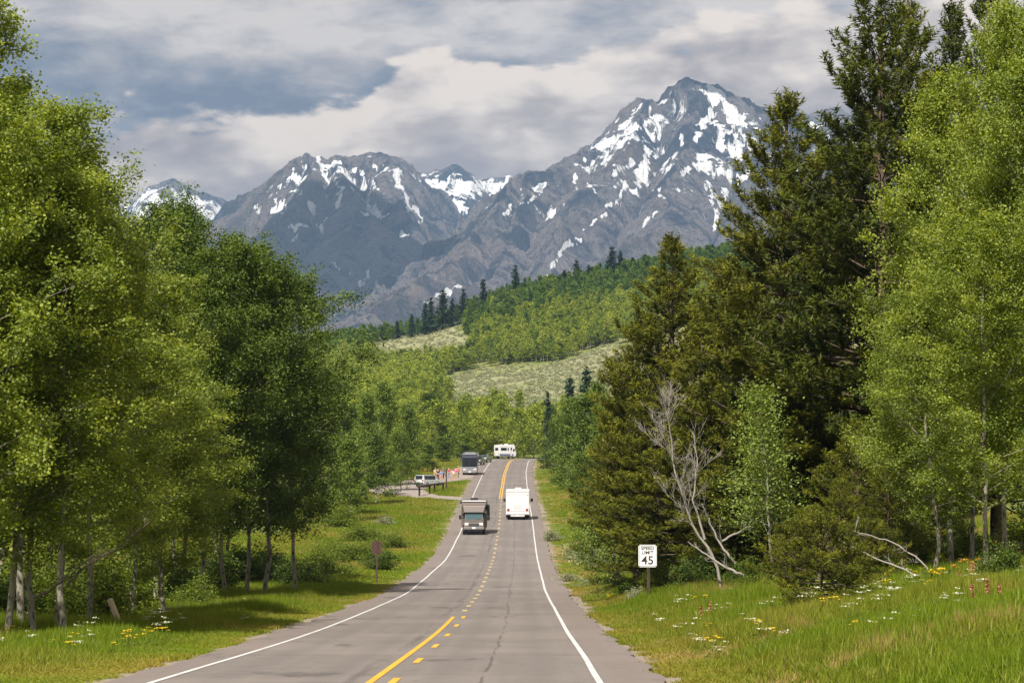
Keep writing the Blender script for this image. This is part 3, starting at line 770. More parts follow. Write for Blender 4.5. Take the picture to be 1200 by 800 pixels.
def aspen(seed, H=14.0, base=0.22, rad=2.6, nleaf=26000, lsize=0.085, lean=0.0, shape='oval', nbr=54, trunk_r=None, sig=0.26, detail=True):
    """returns trunk mesh data and crown mesh data"""
    rng = np.random.default_rng(seed)
    tr = Acc(); cr = Acc()
    r0 = trunk_r or H * 0.0068
    k = 14
    tz = np.linspace(-0.5, H * 0.98, k)
    sway = np.cumsum(rng.normal(size=(k, 2)) * H * 0.006, axis=0)
    tp = np.stack([sway[:, 0] + lean * tz * np.clip(tz / H, 0, 1), sway[:, 1], tz], 1)
    trr = r0 * (1.25 - np.clip(tz / H, 0, 1)) * np.where(tz < 0.1, 1.3, 1.0)
    trr = np.maximum(trr * 0.85, 0.012)
    v, q = tube_np(tp, trr, 9 if detail else 5)
    tr.add(v, q)
    cl = []; clw = []
    ga = rng.uniform(0, 6.28)
    for i in range(nbr):
        f = (i + rng.uniform(0, 1)) / nbr
        z0 = H * (base + (0.965 - base) * f ** 0.9)
        az_ = ga + i * 2.39996 + rng.normal() * 0.35
        if shape == 'oval': prof = (0.55 + 0.9 * min(f / 0.28, 1)) * (1 - f) ** 0.50 / 1.25
        elif shape == 'cone': prof = (0.75 + 0.4 * min(f / 0.12, 1)) * (1 - f) ** 0.9
        else: prof = (0.6 + 0.6 * min(f / 0.4, 1)) * (1 - f ** 2.2) ** 0.8
        L = rad * (prof + 0.10) * rng.uniform(0.62, 1.30)
        el_ = R(rng.uniform(8, 38) + 34 * f)
        if rng.random() < 0.06: continue
        o = np.array([np.interp(z0, tz, tp[:, 0]), np.interp(z0, tz, tp[:, 1]), z0])
        d0 = np.array([math.cos(az_) * math.cos(el_), math.sin(az_) * math.cos(el_), math.sin(el_)])
        s = np.linspace(0, 1, 6)[:, None]
        bend = np.array([0, 0, rng.uniform(-0.10, 0.30)]) * L
        bp_ = o + d0 * L * s + bend * s ** 2 + np.cumsum(rng.normal(size=(6, 3)) * 0.03 * L * 0.5, axis=0) * s
        br = max(0.012, 0.30 * np.interp(z0, tz, trr) * (0.5 + 0.5 * L / rad))
        v, q = tube_np(bp_, br * (1 - 0.85 * s[:, 0]), 4 if detail else 3); tr.add(v, q)
        ns = int(3 + L * 2.1) if detail else 4
        for j in range(ns):
            g = rng.uniform(0.22, 1.0)
            p0 = np.array([np.interp(g, s[:, 0], bp_[:, a]) for a in range(3)])
            d1 = unit(d0 * 0.8 + rng.normal(size=3) * 0.75 + np.array([0, 0, 0.25]))
            l1 = L * rng.uniform(0.16, 0.42) * (1.15 - 0.5 * g) + 0.15
            sp_ = p0 + d1 * l1 * np.linspace(0, 1, 3)[:, None] + np.array([0, 0, -0.10]) * l1 * np.linspace(0, 1, 3)[:, None] ** 2
            if detail:
                v, q = tube_np(sp_, br * 0.35 * np.array([1, 0.6, 0.25]), 3); tr.add(v, q)
            for w in ((0.55, 1.05) if detail else (0.5, 0.85, 1.1)):
                cl.append(p0 + (sp_[-1] - p0) * w + rng.normal(size=3) * 0.05); clw.append(rng.uniform(0.3, 1.7))
        cl.append(bp_[-1]); clw.append(1.3)
    # leader
    for w in np.linspace(0.86, 1.0, 8):
        cl.append(np.array([np.interp(w * H, tz, tp[:, 0]), np.interp(w * H, tz, tp[:, 1]), w * H]) + rng.normal(size=3) * 0.12); clw.append(0.7)
    cl = np.array(cl); clw = np.array(clw) / np.sum(clw)
    cnt = rng.multinomial(nleaf, clw)
    idx = np.repeat(np.arange(len(cl)), cnt)
    sg = sig * max(1.0, H / 14.0) * rng.uniform(0.6, 1.35, len(cl))
    P = cl[idx] + rng.normal(size=(nleaf, 3)) * sg[idx][:, None] * np.array([1, 1, 0.72])
    ct = rng.normal(0.45, 0.26, len(cl))
    tint = ct[idx] + rng.normal(size=nleaf) * 0.2
    tint += (rng.random(nleaf) < 0.05) * 0.35
    leaf_quads(cr, P, lsize, rng, 0, tint)
    return tr, cr

def pine(seed, H=15.0, base=0.10, rad=2.4, tuft=0.42, per=24, nw=40, density=1.0, droop=0.0):
    rng = np.random.default_rng(seed)
    tr = Acc(); cr = Acc()
    k = 12; tz = np.linspace(-0.5, H * 0.985, k)
    sway = np.cumsum(rng.normal(size=(k, 2)) * H * 0.0025, axis=0)
    tp = np.stack([sway[:, 0], sway[:, 1], tz], 1)
    trr = np.maximum(H * 0.0115 * (1.15 - np.clip(tz / H, 0, 1)), 0.012)
    v, q = tube_np(tp, trr, 8); tr.add(v, q)
    Pp, Dd, Tt, Ll = [], [], [], []
    for i in range(nw):
        f = (i + rng.uniform(0, 0.8)) / nw
        z0 = H * (base + (0.97 - base) * f ** 0.93)
        nb = rng.integers(5, 8) if f < 0.85 else rng.integers(3, 5)
        a0 = rng.uniform(0, 6.28)
        for b in range(nb):
            if rng.random() > 0.90 * density: continue
            az_ = a0 + b * 6.283 / nb + rng.normal() * 0.22
            prof = (0.62 + 0.5 * min(f / 0.22, 1)) * (1 - f) ** 0.82
            L = rad * (prof + 0.055) * rng.uniform(0.55, 1.35)
            el_ = R(-14 + 62 * f ** 1.1 + rng.normal() * 9 - droop)
            o = np.array([np.interp(z0, tz, tp[:, 0]), np.interp(z0, tz, tp[:, 1]), z0])
            d0 = np.array([math.cos(az_) * math.cos(el_), math.sin(az_) * math.cos(el_), math.sin(el_)])
            s = np.linspace(0, 1, 5)[:, None]
            bp_ = o + d0 * L * s + np.array([0, 0, 0.26 * L]) * s ** 2.2
            br = max(0.010, 0.022 * L)
            v, q = tube_np(bp_, br * (1 - 0.8 * s[:, 0]), 3); tr.add(v, q)
            nt = max(4, int(L * 9.5))
            side = unit(np.cross(d0, [0, 0, 1.0]))
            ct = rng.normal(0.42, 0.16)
            for j in range(nt):
                g = rng.uniform(0.30, 1.0) ** 0.8
                p0 = np.array([np.interp(g, s[:, 0], bp_[:, a]) for a in range(3)])
                dirb = unit(bp_[-1] - bp_[-2])
                sgn = 1 if j % 2 else -1
                d1 = unit(dirb * 0.75 + side * sgn * rng.uniform(0.25, 1.0) + np.array([0, 0, rng.uniform(0.05, 0.65)]) + rng.normal(size=3) * 0.16)
                l1 = (0.16 + 0.30 * L * (1.08 - g) * rng.uniform(0.5, 1.2))
                p1 = p0 + d1 * l1
                d2 = unit(d1 + np.array([0, 0, 0.55]))
                m_ = 2 if l1 > 0.34 else 1
                for w in range(m_):
                    Pp.append(p0 + d1 * l1 * (1 - 0.5 * w)); Dd.append(d2); Tt.append(ct + (g - 0.72) * 0.75 + rng.normal() * 0.10); Ll.append(tuft * rng.uniform(0.7, 1.25))  # shade painted into the tint: dark inside the crown, lighter at sunlit tips
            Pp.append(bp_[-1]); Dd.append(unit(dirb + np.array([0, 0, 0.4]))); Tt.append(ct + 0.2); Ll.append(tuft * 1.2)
    for w in np.linspace(0.93, 0.985, 5):
        Pp.append(np.array([np.interp(w * H, tz, tp[:, 0]), np.interp(w * H, tz, tp[:, 1]), w * H])); Dd.append(np.array([0, 0, 1.0])); Tt.append(0.6); Ll.append(tuft * 1.1)
    Pp = np.array(Pp); Dd = np.array(Dd); Tt = np.array(Tt); Ll = np.array(Ll)
    n = len(Pp)
    # needles: thin triangles round each shoot
    idx = np.repeat(np.arange(n), per)
    D = Dd[idx]; t0 = rng.uniform(0, 1, len(idx))[:, None]
    S = unit(np.cross(D, rng.normal(size=D.shape)))
    root = Pp[idx] + D * (t0 - 0.35) * Ll[idx][:, None]
    tipd = unit(D * rng.uniform(0.35, 1.0, len(idx))[:, None] + S)
    ln = (0.36 * Ll[idx] * rng.uniform(0.6, 1.15, len(idx)))[:, None]
    wv_ = unit(np.cross(tipd, rng.normal(size=D.shape))) * (0.044 * Ll[idx])[:, None]
    V = np.stack([root - wv_, root + wv_, root + tipd * ln], 1).reshape(-1, 3)
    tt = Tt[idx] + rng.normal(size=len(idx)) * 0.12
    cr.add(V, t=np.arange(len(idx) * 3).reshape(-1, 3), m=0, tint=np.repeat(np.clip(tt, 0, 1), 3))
    return tr, cr

def far_fir(seed, H=10.0, rad=2.1, n=900):
    rng = np.random.default_rng(seed)
    tr = Acc(); cr = Acc()
    v, q = tube_np(np.array([[0, 0, -0.4], [0, 0, H * 0.5], [0, 0, H * 0.97]]), [0.16, 0.10, 0.02], 5); tr.add(v, q)
    nw = 17
    for i in range(nw):
        f = (i + rng.uniform(0, .6)) / nw
        z0 = H * (0.06 + 0.92 * f)
        for b in range(7):
            az_ = rng.uniform(0, 6.28); L = rad * ((1 - f) ** 0.85 + 0.05) * rng.uniform(0.6, 1.15)
            d0 = np.array([math.cos(az_), math.sin(az_), 0.0])
            m_ = int(5 + L * 6)
            g = rng.uniform(0.1, 1, m_)
            P = np.array([0, 0, z0]) + d0 * (L * g)[:, None] + np.array([0, 0, -0.28]) * (L * g)[:, None] + rng.normal(size=(m_, 3)) * 0.17
            leaf_quads(cr, P, 0.50, rng, 0, rng.normal(0.45, 0.2, m_), up=0.4, asp=0.5)
    P = np.array([[0, 0, H * w] for w in np.linspace(0.93, 1.0, 6)]) + rng.normal(size=(6, 3)) * 0.05
    leaf_quads(cr, P, 0.4, rng, 0, np.full(6, .6), up=0, asp=.4)
    return tr, cr

def bush(seed, H=1.6, rad=1.2, nleaf=5000, lsize=0.07, sig=0.16, nst=26):
    rng = np.random.default_rng(seed)
    st = Acc(); fo = Acc(); cl = []
    for i in range(nst):
        az_ = rng.uniform(0, 6.28); tilt = rng.uniform(0.05, 1.0)
        L = H * rng.uniform(0.65, 1.1) * (1 - 0.25 * tilt)
        d0 = unit(np.array([math.cos(az_) * tilt * rad / H, math.sin(az_) * tilt * rad / H, 1.0 - 0.45 * tilt]))
        o = np.array([rng.normal() * 0.10 * rad, rng.normal() * 0.10 * rad, -0.1])
        s = np.linspace(0, 1, 4)[:, None]
        p = o + d0 * (L + .1) * s + rng.normal(size=(4, 3)) * 0.05 * L * s
        v, q = tube_np(p, 0.018 * H / 1.6 * (1.1 - s[:, 0]), 3); st.add(v, q)
        for w in np.linspace(0.35, 1.02, 5):
            cl.append(p[0] + (p[-1] - p[0]) * w + rng.normal(size=3) * 0.10 * rad)
    cl = np.array(cl)
    idx = rng.integers(0, len(cl), nleaf)
    P = cl[idx] + rng.normal(size=(nleaf, 3)) * sig * np.array([1, 1, .7])
    P[:, 2] = np.maximum(P[:, 2], 0.02)
    ct = rng.normal(0.45, 0.18, len(cl))
    leaf_quads(fo, P, lsize, rng, 0, ct[idx] + rng.normal(size=nleaf) * 0.15, up=0.4)
    return st, fo

PROTO = {}
def proto(key, pair, bark, leaf, H, rad, smooth=True):
    tr, cr = pair
    PROTO[key] = (tr.mesh(key + ' trunk', [bark], True), cr.mesh(key + ' crown', [leaf]), H, rad)
def plant_tree(key, x, y, h, w, label, cat='tree', name=None, group=None, rz=None, trunk='trunk', crown='crown', lean=(0, 0), z=None):
    me_t, me_c, H, rad = PROTO[key]
    e = thing(name or 'tree', label, cat, (x, y, (gz(x, y) if z is None else z) - 0.03), rz if rz is not None else random.uniform(0, 6.28), group)
    e.scale = (w / rad, w / rad, h / H)
    if lean != (0, 0):
        e.rotation_euler = (lean[1], lean[0], e.rotation_euler[2])
    a = link(trunk, me_t, e); b_ = link(crown, me_c, e)
    return e
random.seed(11)
for i in range(4):
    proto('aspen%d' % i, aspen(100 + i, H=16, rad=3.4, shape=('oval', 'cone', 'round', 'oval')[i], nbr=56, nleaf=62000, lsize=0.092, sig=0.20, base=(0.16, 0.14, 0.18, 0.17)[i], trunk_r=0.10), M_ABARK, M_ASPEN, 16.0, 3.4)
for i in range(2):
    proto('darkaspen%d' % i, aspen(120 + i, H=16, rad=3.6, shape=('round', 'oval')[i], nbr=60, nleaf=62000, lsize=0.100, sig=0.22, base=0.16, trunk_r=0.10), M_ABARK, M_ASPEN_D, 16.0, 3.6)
proto('sapling', aspen(140, H=8, rad=1.5, nleaf=5200, lsize=0.085, nbr=34, base=0.24, shape='cone', sig=0.34), M_ABARK, M_ASPEN_P, 8.0, 1.5)
for i in range(4):
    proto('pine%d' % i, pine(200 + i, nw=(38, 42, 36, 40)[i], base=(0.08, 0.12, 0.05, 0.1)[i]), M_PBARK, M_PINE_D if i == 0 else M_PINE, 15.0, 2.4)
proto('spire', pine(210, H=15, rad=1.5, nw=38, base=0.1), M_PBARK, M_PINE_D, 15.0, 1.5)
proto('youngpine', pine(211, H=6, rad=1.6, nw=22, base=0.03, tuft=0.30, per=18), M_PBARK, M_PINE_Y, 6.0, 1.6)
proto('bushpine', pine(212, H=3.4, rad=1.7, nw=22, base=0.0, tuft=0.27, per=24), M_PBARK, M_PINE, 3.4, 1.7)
for i in range(3):
    proto('midaspen%d' % i, aspen(300 + i, H=12, rad=2.4, nleaf=12000, lsize=0.20, nbr=46, base=0.03, shape=('oval', 'cone', 'round')[i], sig=0.34, detail=False), M_ABARK, M_ASPEN_M, 12.0, 2.4)
    proto('valleyaspen%d' % i, aspen(320 + i, H=10, rad=2.3, nleaf=2600, lsize=0.30, nbr=30, base=0.03, shape=('oval', 'cone', 'round')[i], sig=0.36, detail=False, trunk_r=0.10), M_ABARK, M_HILL, 10.0, 2.3)
    proto('hillaspen%d' % i, aspen(340 + i, H=9, rad=1.7, nleaf=620, lsize=0.46, nbr=18, base=0.22, shape=('cone', 'oval', 'cone')[i], sig=0.36, detail=False, trunk_r=0.10), M_ABARK, M_HILL, 9.0, 1.7)
    proto('hilldark%d' % i, aspen(360 + i, H=9, rad=1.7, nleaf=620, lsize=0.46, nbr=18, base=0.15, shape=('cone', 'cone', 'oval')[i], sig=0.36, detail=False, trunk_r=0.10), M_ABARK, M_HILL_D, 9.0, 1.7)
    proto('fir%d' % i, far_fir(380 + i), M_PBARK, M_FIR, 10.0, 2.1)
proto('bareaspen', aspen(350, H=9, rad=1.6, nleaf=120, lsize=0.2, nbr=34, base=0.12, shape='cone', sig=0.3, trunk_r=0.11), M_DEAD, M_SAGE, 9.0, 1.6)
proto('middark', aspen(330, H=12, rad=2.6, nleaf=6500, lsize=0.22, nbr=36, base=0.10, shape='round', sig=0.36, detail=False), M_DBARK, M_ASPEN_D, 12.0, 2.6)
for i in range(2):
    proto('shrub%d' % i, bush(400 + i), M_DBARK, M_SHRUB, 1.6, 1.2)
    proto('sage%d' % i, bush(410 + i, H=0.9, rad=0.9, nleaf=3000, lsize=0.06, sig=0.10), M_DEAD, M_SAGE, 0.9, 0.9)
proto('darkshrub', bush(420, H=1.8, rad=1.5, nleaf=7000, lsize=0.08), M_DBARK, M_ASPEN_D, 1.8, 1.5)

def top_h(x_px, d, ytop):
    """ground place under column x_px at distance d, and the height that reaches picture row ytop"""
    X = at(x_px, HOR, d)[0]; g = gz(X, d)
    return X, g, at(x_px, ytop, d)[2] - g

def d_for_row(x, row, lo=40.0, hi=600.0):
    """distance at which the ground under column x shows at the given row"""
    dd = np.arange(lo, hi, 0.5)
    X_ = (x - 600) / F * dd
    _, r_ = px_of(np.stack([X_, dd, ground(X_, dd)], 1))
    k_ = np.where(r_ <= row)[0]
    return float(dd[k_[0]]) if len(k_) else hi
# left aspen grove: (proto, column, distance, top row, crown radius, label)
LEFT = [
    ('aspen0', -40, 74, 6, 2.8, 'tallest aspen of the left grove, at the very left edge, top cut by the frame'),
    ('aspen1', 20, 84, 92, 3.2, 'tall aspen with a pale trunk, second highest crown at the left edge'),
    ('aspen3', 47, 80, 132, 2.9, 'aspen with slim grey trunk in the front clump at far left'),
    ('aspen2', 64, 83, 178, 2.7, 'dark trunked aspen in the front clump above the leaning stake'),
    ('aspen0', 78, 78, 215, 2.7, 'rightmost thick trunked aspen of the front clump at far left'),
    ('aspen3', 6, 78, 205, 2.8, 'aspen leaning at the foot of the left edge clump'),
    ('aspen1', 108, 92, 262, 2.4, 'aspen whose crown spreads behind the front left clump'),
    ('aspen2', 150, 100, 395, 2.8, 'lower bright aspen reaching out over the grass left of the road'),
    ('aspen0', 196, 104, 440, 2.6, 'light green aspen overhanging nearest the shoulder, left side'),
    ('aspen3', 184, 121, 330, 2.9, 'aspen with a single pale trunk standing alone at the middle of the left grove'),
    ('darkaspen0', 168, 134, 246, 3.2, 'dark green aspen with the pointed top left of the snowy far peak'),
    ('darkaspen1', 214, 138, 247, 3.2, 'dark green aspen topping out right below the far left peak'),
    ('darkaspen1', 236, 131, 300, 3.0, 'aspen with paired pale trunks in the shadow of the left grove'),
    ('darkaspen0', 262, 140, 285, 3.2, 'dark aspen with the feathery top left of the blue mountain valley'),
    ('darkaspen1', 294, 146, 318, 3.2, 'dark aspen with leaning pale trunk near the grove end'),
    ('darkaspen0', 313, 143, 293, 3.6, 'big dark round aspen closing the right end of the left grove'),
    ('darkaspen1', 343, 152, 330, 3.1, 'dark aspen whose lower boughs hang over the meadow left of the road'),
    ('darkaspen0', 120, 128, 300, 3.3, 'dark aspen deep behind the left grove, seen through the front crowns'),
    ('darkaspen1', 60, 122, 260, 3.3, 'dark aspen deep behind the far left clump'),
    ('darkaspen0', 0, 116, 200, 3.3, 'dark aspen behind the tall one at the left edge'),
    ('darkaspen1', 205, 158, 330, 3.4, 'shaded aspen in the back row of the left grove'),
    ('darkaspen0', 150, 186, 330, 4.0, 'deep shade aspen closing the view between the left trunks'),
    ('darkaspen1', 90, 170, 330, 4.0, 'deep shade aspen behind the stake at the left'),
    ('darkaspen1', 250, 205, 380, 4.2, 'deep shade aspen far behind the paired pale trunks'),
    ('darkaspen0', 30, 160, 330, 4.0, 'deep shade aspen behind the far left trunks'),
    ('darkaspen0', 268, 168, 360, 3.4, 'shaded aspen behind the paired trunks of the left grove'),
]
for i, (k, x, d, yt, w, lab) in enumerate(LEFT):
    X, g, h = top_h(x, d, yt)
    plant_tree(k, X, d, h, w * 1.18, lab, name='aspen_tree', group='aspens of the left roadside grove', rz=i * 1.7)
RIGHT_A = [
    ('aspen1', 1112, 88, 84, 3.0, 'big light green aspen with forked pale trunk at the right, beside the tall pines'),
    ('aspen3', 1178, 85, 18, 2.7, 'tall aspen with straight white trunk near the right edge'),
    ('aspen2', 1200, 80, 70, 2.6, 'aspen with dark lower trunk on the right edge of the photo'),
    ('aspen1', 1240, 79, -20, 2.8, 'highest aspen at the right edge, mostly outside the frame'),
    ('aspen1', 1072, 93, 300, 1.8, 'smaller bright aspen in front of the tall pines'),
    ('aspen1', 1142, 95, 130, 2.6, 'aspen behind the forked trunk one on the right'),
    ('aspen3', 1088, 86, 350, 2.4, 'low bright aspen bough mass left of the forked trunk'),
    ('aspen2', 1160, 78, 250, 2.5, 'bright aspen with low crown between the white trunks at right'),
]
for i, (k, x, d, yt, w, lab) in enumerate(RIGHT_A):
    X, g, h = top_h(x, d, yt)
    plant_tree(k, X, d, h, w * 0.98, lab, name='aspen_tree', group='aspens of the right bank', rz=i * 2.1 + 0.4)
for x, d, yt, w, ln, lab in [(918, 99, 448, 1.55, R(-7), 'slender pale green aspen sapling leaning in front of the dark pines'),
                             (930, 101, 500, 1.2, R(-12), 'second thin aspen sapling bending left behind the slender one')]:
    X, g, h = top_h(x, d, yt)
    plant_tree('sapling', X, d, h, w, lab, name='aspen_sapling', rz=0.3, lean=(ln, 0))
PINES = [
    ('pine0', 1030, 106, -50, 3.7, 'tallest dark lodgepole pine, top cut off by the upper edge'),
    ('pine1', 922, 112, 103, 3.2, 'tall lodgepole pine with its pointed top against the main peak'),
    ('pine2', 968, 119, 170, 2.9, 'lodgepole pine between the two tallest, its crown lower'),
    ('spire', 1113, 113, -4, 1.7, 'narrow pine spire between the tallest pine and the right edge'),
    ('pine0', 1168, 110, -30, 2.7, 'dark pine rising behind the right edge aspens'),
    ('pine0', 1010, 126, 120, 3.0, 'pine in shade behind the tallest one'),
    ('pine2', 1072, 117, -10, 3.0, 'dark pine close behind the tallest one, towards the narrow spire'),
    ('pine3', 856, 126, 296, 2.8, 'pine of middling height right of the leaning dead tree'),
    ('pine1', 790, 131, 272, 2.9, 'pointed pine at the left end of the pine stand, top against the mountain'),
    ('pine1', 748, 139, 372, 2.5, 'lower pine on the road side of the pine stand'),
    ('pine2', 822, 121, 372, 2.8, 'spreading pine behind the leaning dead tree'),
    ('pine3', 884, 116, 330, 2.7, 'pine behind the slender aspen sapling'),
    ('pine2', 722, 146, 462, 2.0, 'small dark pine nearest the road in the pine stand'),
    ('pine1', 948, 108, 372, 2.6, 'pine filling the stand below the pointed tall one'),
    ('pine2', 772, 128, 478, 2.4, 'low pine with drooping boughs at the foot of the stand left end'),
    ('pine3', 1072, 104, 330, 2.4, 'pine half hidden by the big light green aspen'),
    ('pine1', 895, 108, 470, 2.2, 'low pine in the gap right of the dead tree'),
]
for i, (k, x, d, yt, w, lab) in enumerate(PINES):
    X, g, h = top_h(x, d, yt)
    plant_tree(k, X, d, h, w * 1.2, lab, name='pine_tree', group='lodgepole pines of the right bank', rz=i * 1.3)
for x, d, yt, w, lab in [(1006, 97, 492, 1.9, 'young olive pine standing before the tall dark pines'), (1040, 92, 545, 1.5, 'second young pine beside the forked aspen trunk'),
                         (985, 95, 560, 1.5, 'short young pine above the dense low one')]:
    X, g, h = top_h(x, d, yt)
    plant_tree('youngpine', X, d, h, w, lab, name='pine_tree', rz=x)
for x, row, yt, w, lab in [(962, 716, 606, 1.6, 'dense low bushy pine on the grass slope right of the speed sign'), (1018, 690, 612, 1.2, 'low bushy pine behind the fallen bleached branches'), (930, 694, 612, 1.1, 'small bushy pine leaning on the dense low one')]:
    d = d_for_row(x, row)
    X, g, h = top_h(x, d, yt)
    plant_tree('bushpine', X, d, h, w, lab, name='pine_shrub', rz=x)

# middle distance
MIDL = [(452, 415, 452, 2.5, 'midaspen0', 'aspen rising beyond the wooden rails with the highest rounded top'), (425, 372, 462, 2.5, 'midaspen1', 'aspen beside the dark left grove, mid distance'),
        (398, 338, 470, 2.6, 'midaspen2', 'aspen just past the end of the left grove'), (480, 440, 478, 2.4, 'midaspen0', 'aspen right behind the parked silver car'),
        (470, 395, 505, 2.2, 'midaspen2', 'shorter aspen above the round ended rail'), (440, 350, 508, 2.2, 'midaspen1', 'low aspen over the driveway bank'),
        (412, 318, 515, 2.2, 'midaspen0', 'low aspen in the meadow corner by the left grove'), (500, 480, 520, 2.3, 'midaspen1', 'aspen behind the group of people'),
        (378, 300, 440, 2.4, 'midaspen2', 'aspen seen through the edge of the left grove'), (520, 545, 512, 2.3, 'midaspen0', 'leafy aspen behind the parked bus'),
        (360, 330, 450, 2.5, 'midaspen1', 'aspen mostly hidden by the left grove'), (545, 600, 520, 2.2, 'midaspen2', 'small aspen above the parked cars at the crest')]
for i, (x, d, yt, w, k, lab) in enumerate(MIDL):
    X, g, h = top_h(x, d, yt)
    plant_tree(k, X, d, h, w, lab, name='aspen_tree', group='aspens beyond the pull-out', rz=i * 1.9)
MIDR = [(690, 335, 462, 2.6, 'midaspen2', 'full bright aspen right of the road below the pines'), (665, 385, 470, 2.3, 'midaspen0', 'bright aspen nearest the road on the right before the crest'),
        (712, 310, 475, 2.4, 'midaspen1', 'bright aspen tucked against the dark pine stand'), (700, 372, 452, 2.5, 'midaspen0', 'aspen behind the full bright one right of the road'),
        (735, 330, 470, 2.6, 'midaspen2', 'aspen glimpsed behind the pine stand'), (652, 470, 492, 2.0, 'midaspen1', 'small aspen by the road just before the crest, right side'),
        (684, 300, 530, 1.7, 'midaspen2', 'low leafy aspen at the foot of the bright ones')]
for i, (x, d, yt, w, k, lab) in enumerate(MIDR):
    X, g, h = top_h(x, d, yt)
    plant_tree(k, X, d, h, w, lab, name='aspen_tree', group='aspens right of the road before the crest', rz=i * 2.3)
for x, d, yt, w, lab in [(642, 500, 458, 1.9, 'narrow dark fir by the road at the crest'), (688, 520, 430, 3.6, 'dark fir with the higher top against the sage slope'), (668, 540, 440, 3.0, 'dark fir left of the higher one against the sage slope')]:
    X, g, h = top_h(x, d, yt)
    plant_tree('fir%d' % (int(x) % 3), X, d, h, w, lab, 'tree', 'fir_tree', rz=x)
X, g, h = top_h(510, 640, 462)
plant_tree('middark', X, 640, h, 4.6, 'round dark green broadleaf tree in the valley behind the bus', name='broadleaf_tree')

# valley thicket between the crest and the sage slope
rng = np.random.default_rng(77)
valley = []
tries = 0
while len(valley) < 175 and tries < 9000:
    tries += 1
    d = rng.uniform(615, 930); x = rng.uniform(372, 735)
    X = at(x, HOR, d)[0]
    if abs(X - road_x(d)) < 8 and d < 720: continue
    if x > 500 and d > 775: continue
    if any((X - a) ** 2 + (d - b_) ** 2 < 3.6 ** 2 for a, b_ in valley): continue
    valley.append((X, d))
for i, (X, d) in enumerate(valley):
    px = 600 + X / d * F
    hmax = np.interp(px, [380, 420, 470, 520, 560, 620, 680, 740], [11, 11.5, 11, 11, 12, 11.5, 9.5, 10])
    fh, fw_ = rng.uniform(0.75, 1.15), rng.uniform(2.2, 3.6)
    size = ('tall ' if fh > 1.02 else 'short ' if fh < 0.88 else '') + ('broad' if fw_ > 3.1 else 'slim' if fw_ < 2.6 else 'bright')
    place = ('far left in the valley thicket, beside the left grove' if px < 425 else 'in the valley thicket above the silver car' if px < 490 else 'in the valley thicket behind the coach and people' if px < 560
             else 'in the valley thicket right behind the crest camper' if px < 625 else 'in the valley thicket at the right road edge' if px < 675 else 'in the valley thicket below the sage slope firs')
    place += ', front rows' if d < 690 else ', back rows'
    plant_tree('valleyaspen%d' % (i % 3), X, d, hmax * fh, fw_, size + ' green aspen ' + place, name='aspen_tree', group='aspens of the valley thicket')

for x, d, h, w, lab in [(536, 650, 9.5, 1.5, 'bare grey dead aspen standing in the valley thicket behind the coach'), (541, 655, 8.0, 1.2, 'second bare grey aspen beside the one behind the coach'), (531, 660, 8.5, 1.2, 'thin bare grey aspen left of the pair behind the coach'),
                        (588, 930, 8.5, 1.8, 'bare grey aspen at the edge of the sage slope'), (500, 1010, 8.5, 1.8, 'bare grey aspen at the foot of the hillside groves'), (492, 1020, 7.5, 1.7, 'small bare grey aspen low on the hillside'),
                        (610, 960, 8, 1.6, 'bare pale trunk beside the sage slope groves'), (470, 1000, 7.5, 1.6, 'bare grey aspen left of the hillside groves'), (641, 1175, 8.5, 1.8, 'bare grey aspen above the sage slope')]:
    X = at(x, HOR, d)[0]
    plant_tree('bareaspen', X, d, h, w, lab, 'dead tree', 'bare_aspen', 'bare grey aspens', x)

# firs along the ridge of the hill
RIDGE = [(604, 1385, 314, 'dark fir standing alone on the hill, the tallest of the ridge left of centre'), (628, 1390, 329, 'small dark fir right of the lone tall one on the hill'), (566, 1380, 330, 'dark fir left of the lone tall one on the ridge'),
         (543, 1372, 342, 'dark fir on the ridge with a narrow crown beside the sage clearing'), (519, 1378, 343, 'dark broad fir above the sage clearing'), (498, 1385, 357, 'dark fir at the upper left corner of the sage clearing'),
         (676, 1390, 308, 'broad dark fir on the ridge below the main peak'), (690, 1395, 312, 'dark fir behind the broad one on the ridge'), (662, 1385, 318, 'shorter dark fir left of the broad one on the ridge'),
         (718, 1388, 293, 'bushy topped dark fir, highest on the ridge'), (728, 1392, 297, 'dark fir crowded against the bushy topped one'), (742, 1392, 303, 'pointed dark fir right of the bushy topped one'), (757, 1394, 300, 'slim dark fir nearest the pine stand on the ridge'),
         (482, 1390, 370, 'dark fir low on the left shoulder of the ridge'), (465, 1395, 377, 'small dark fir further down the left shoulder of the ridge'), (448, 1400, 383, 'dark fir on the left shoulder beside pale aspens'),
         (430, 1402, 388, 'dark fir near the left end of the ridge line'), (412, 1405, 391, 'last dark fir at the left end of the ridge line'), (398, 1405, 393, 'dark fir touching the left grove at the ridge end'),
         (836, 1395, 288, 'tip of a dark fir showing left of the pointed pine'), (846, 1398, 290, 'tip of a second dark fir showing beside the pointed pine'), (505, 1380, 352, 'small dark fir between two broader ones on the ridge'), (530, 1376, 352, 'short dark fir between the sage clearing firs')]
for i, (x, d, yt, lab) in enumerate(RIDGE):
    X, g, h = top_h(x, d, yt)
    h = max(h * 1.1, 7.0)
    plant_tree('fir%d' % (i % 3), X, d, h, 1.5 + h * 0.16 + (1.6 if x in (718, 676, 519) else 0), lab, name='fir_tree', group='firs along the hill ridge', rz=i * 1.1)

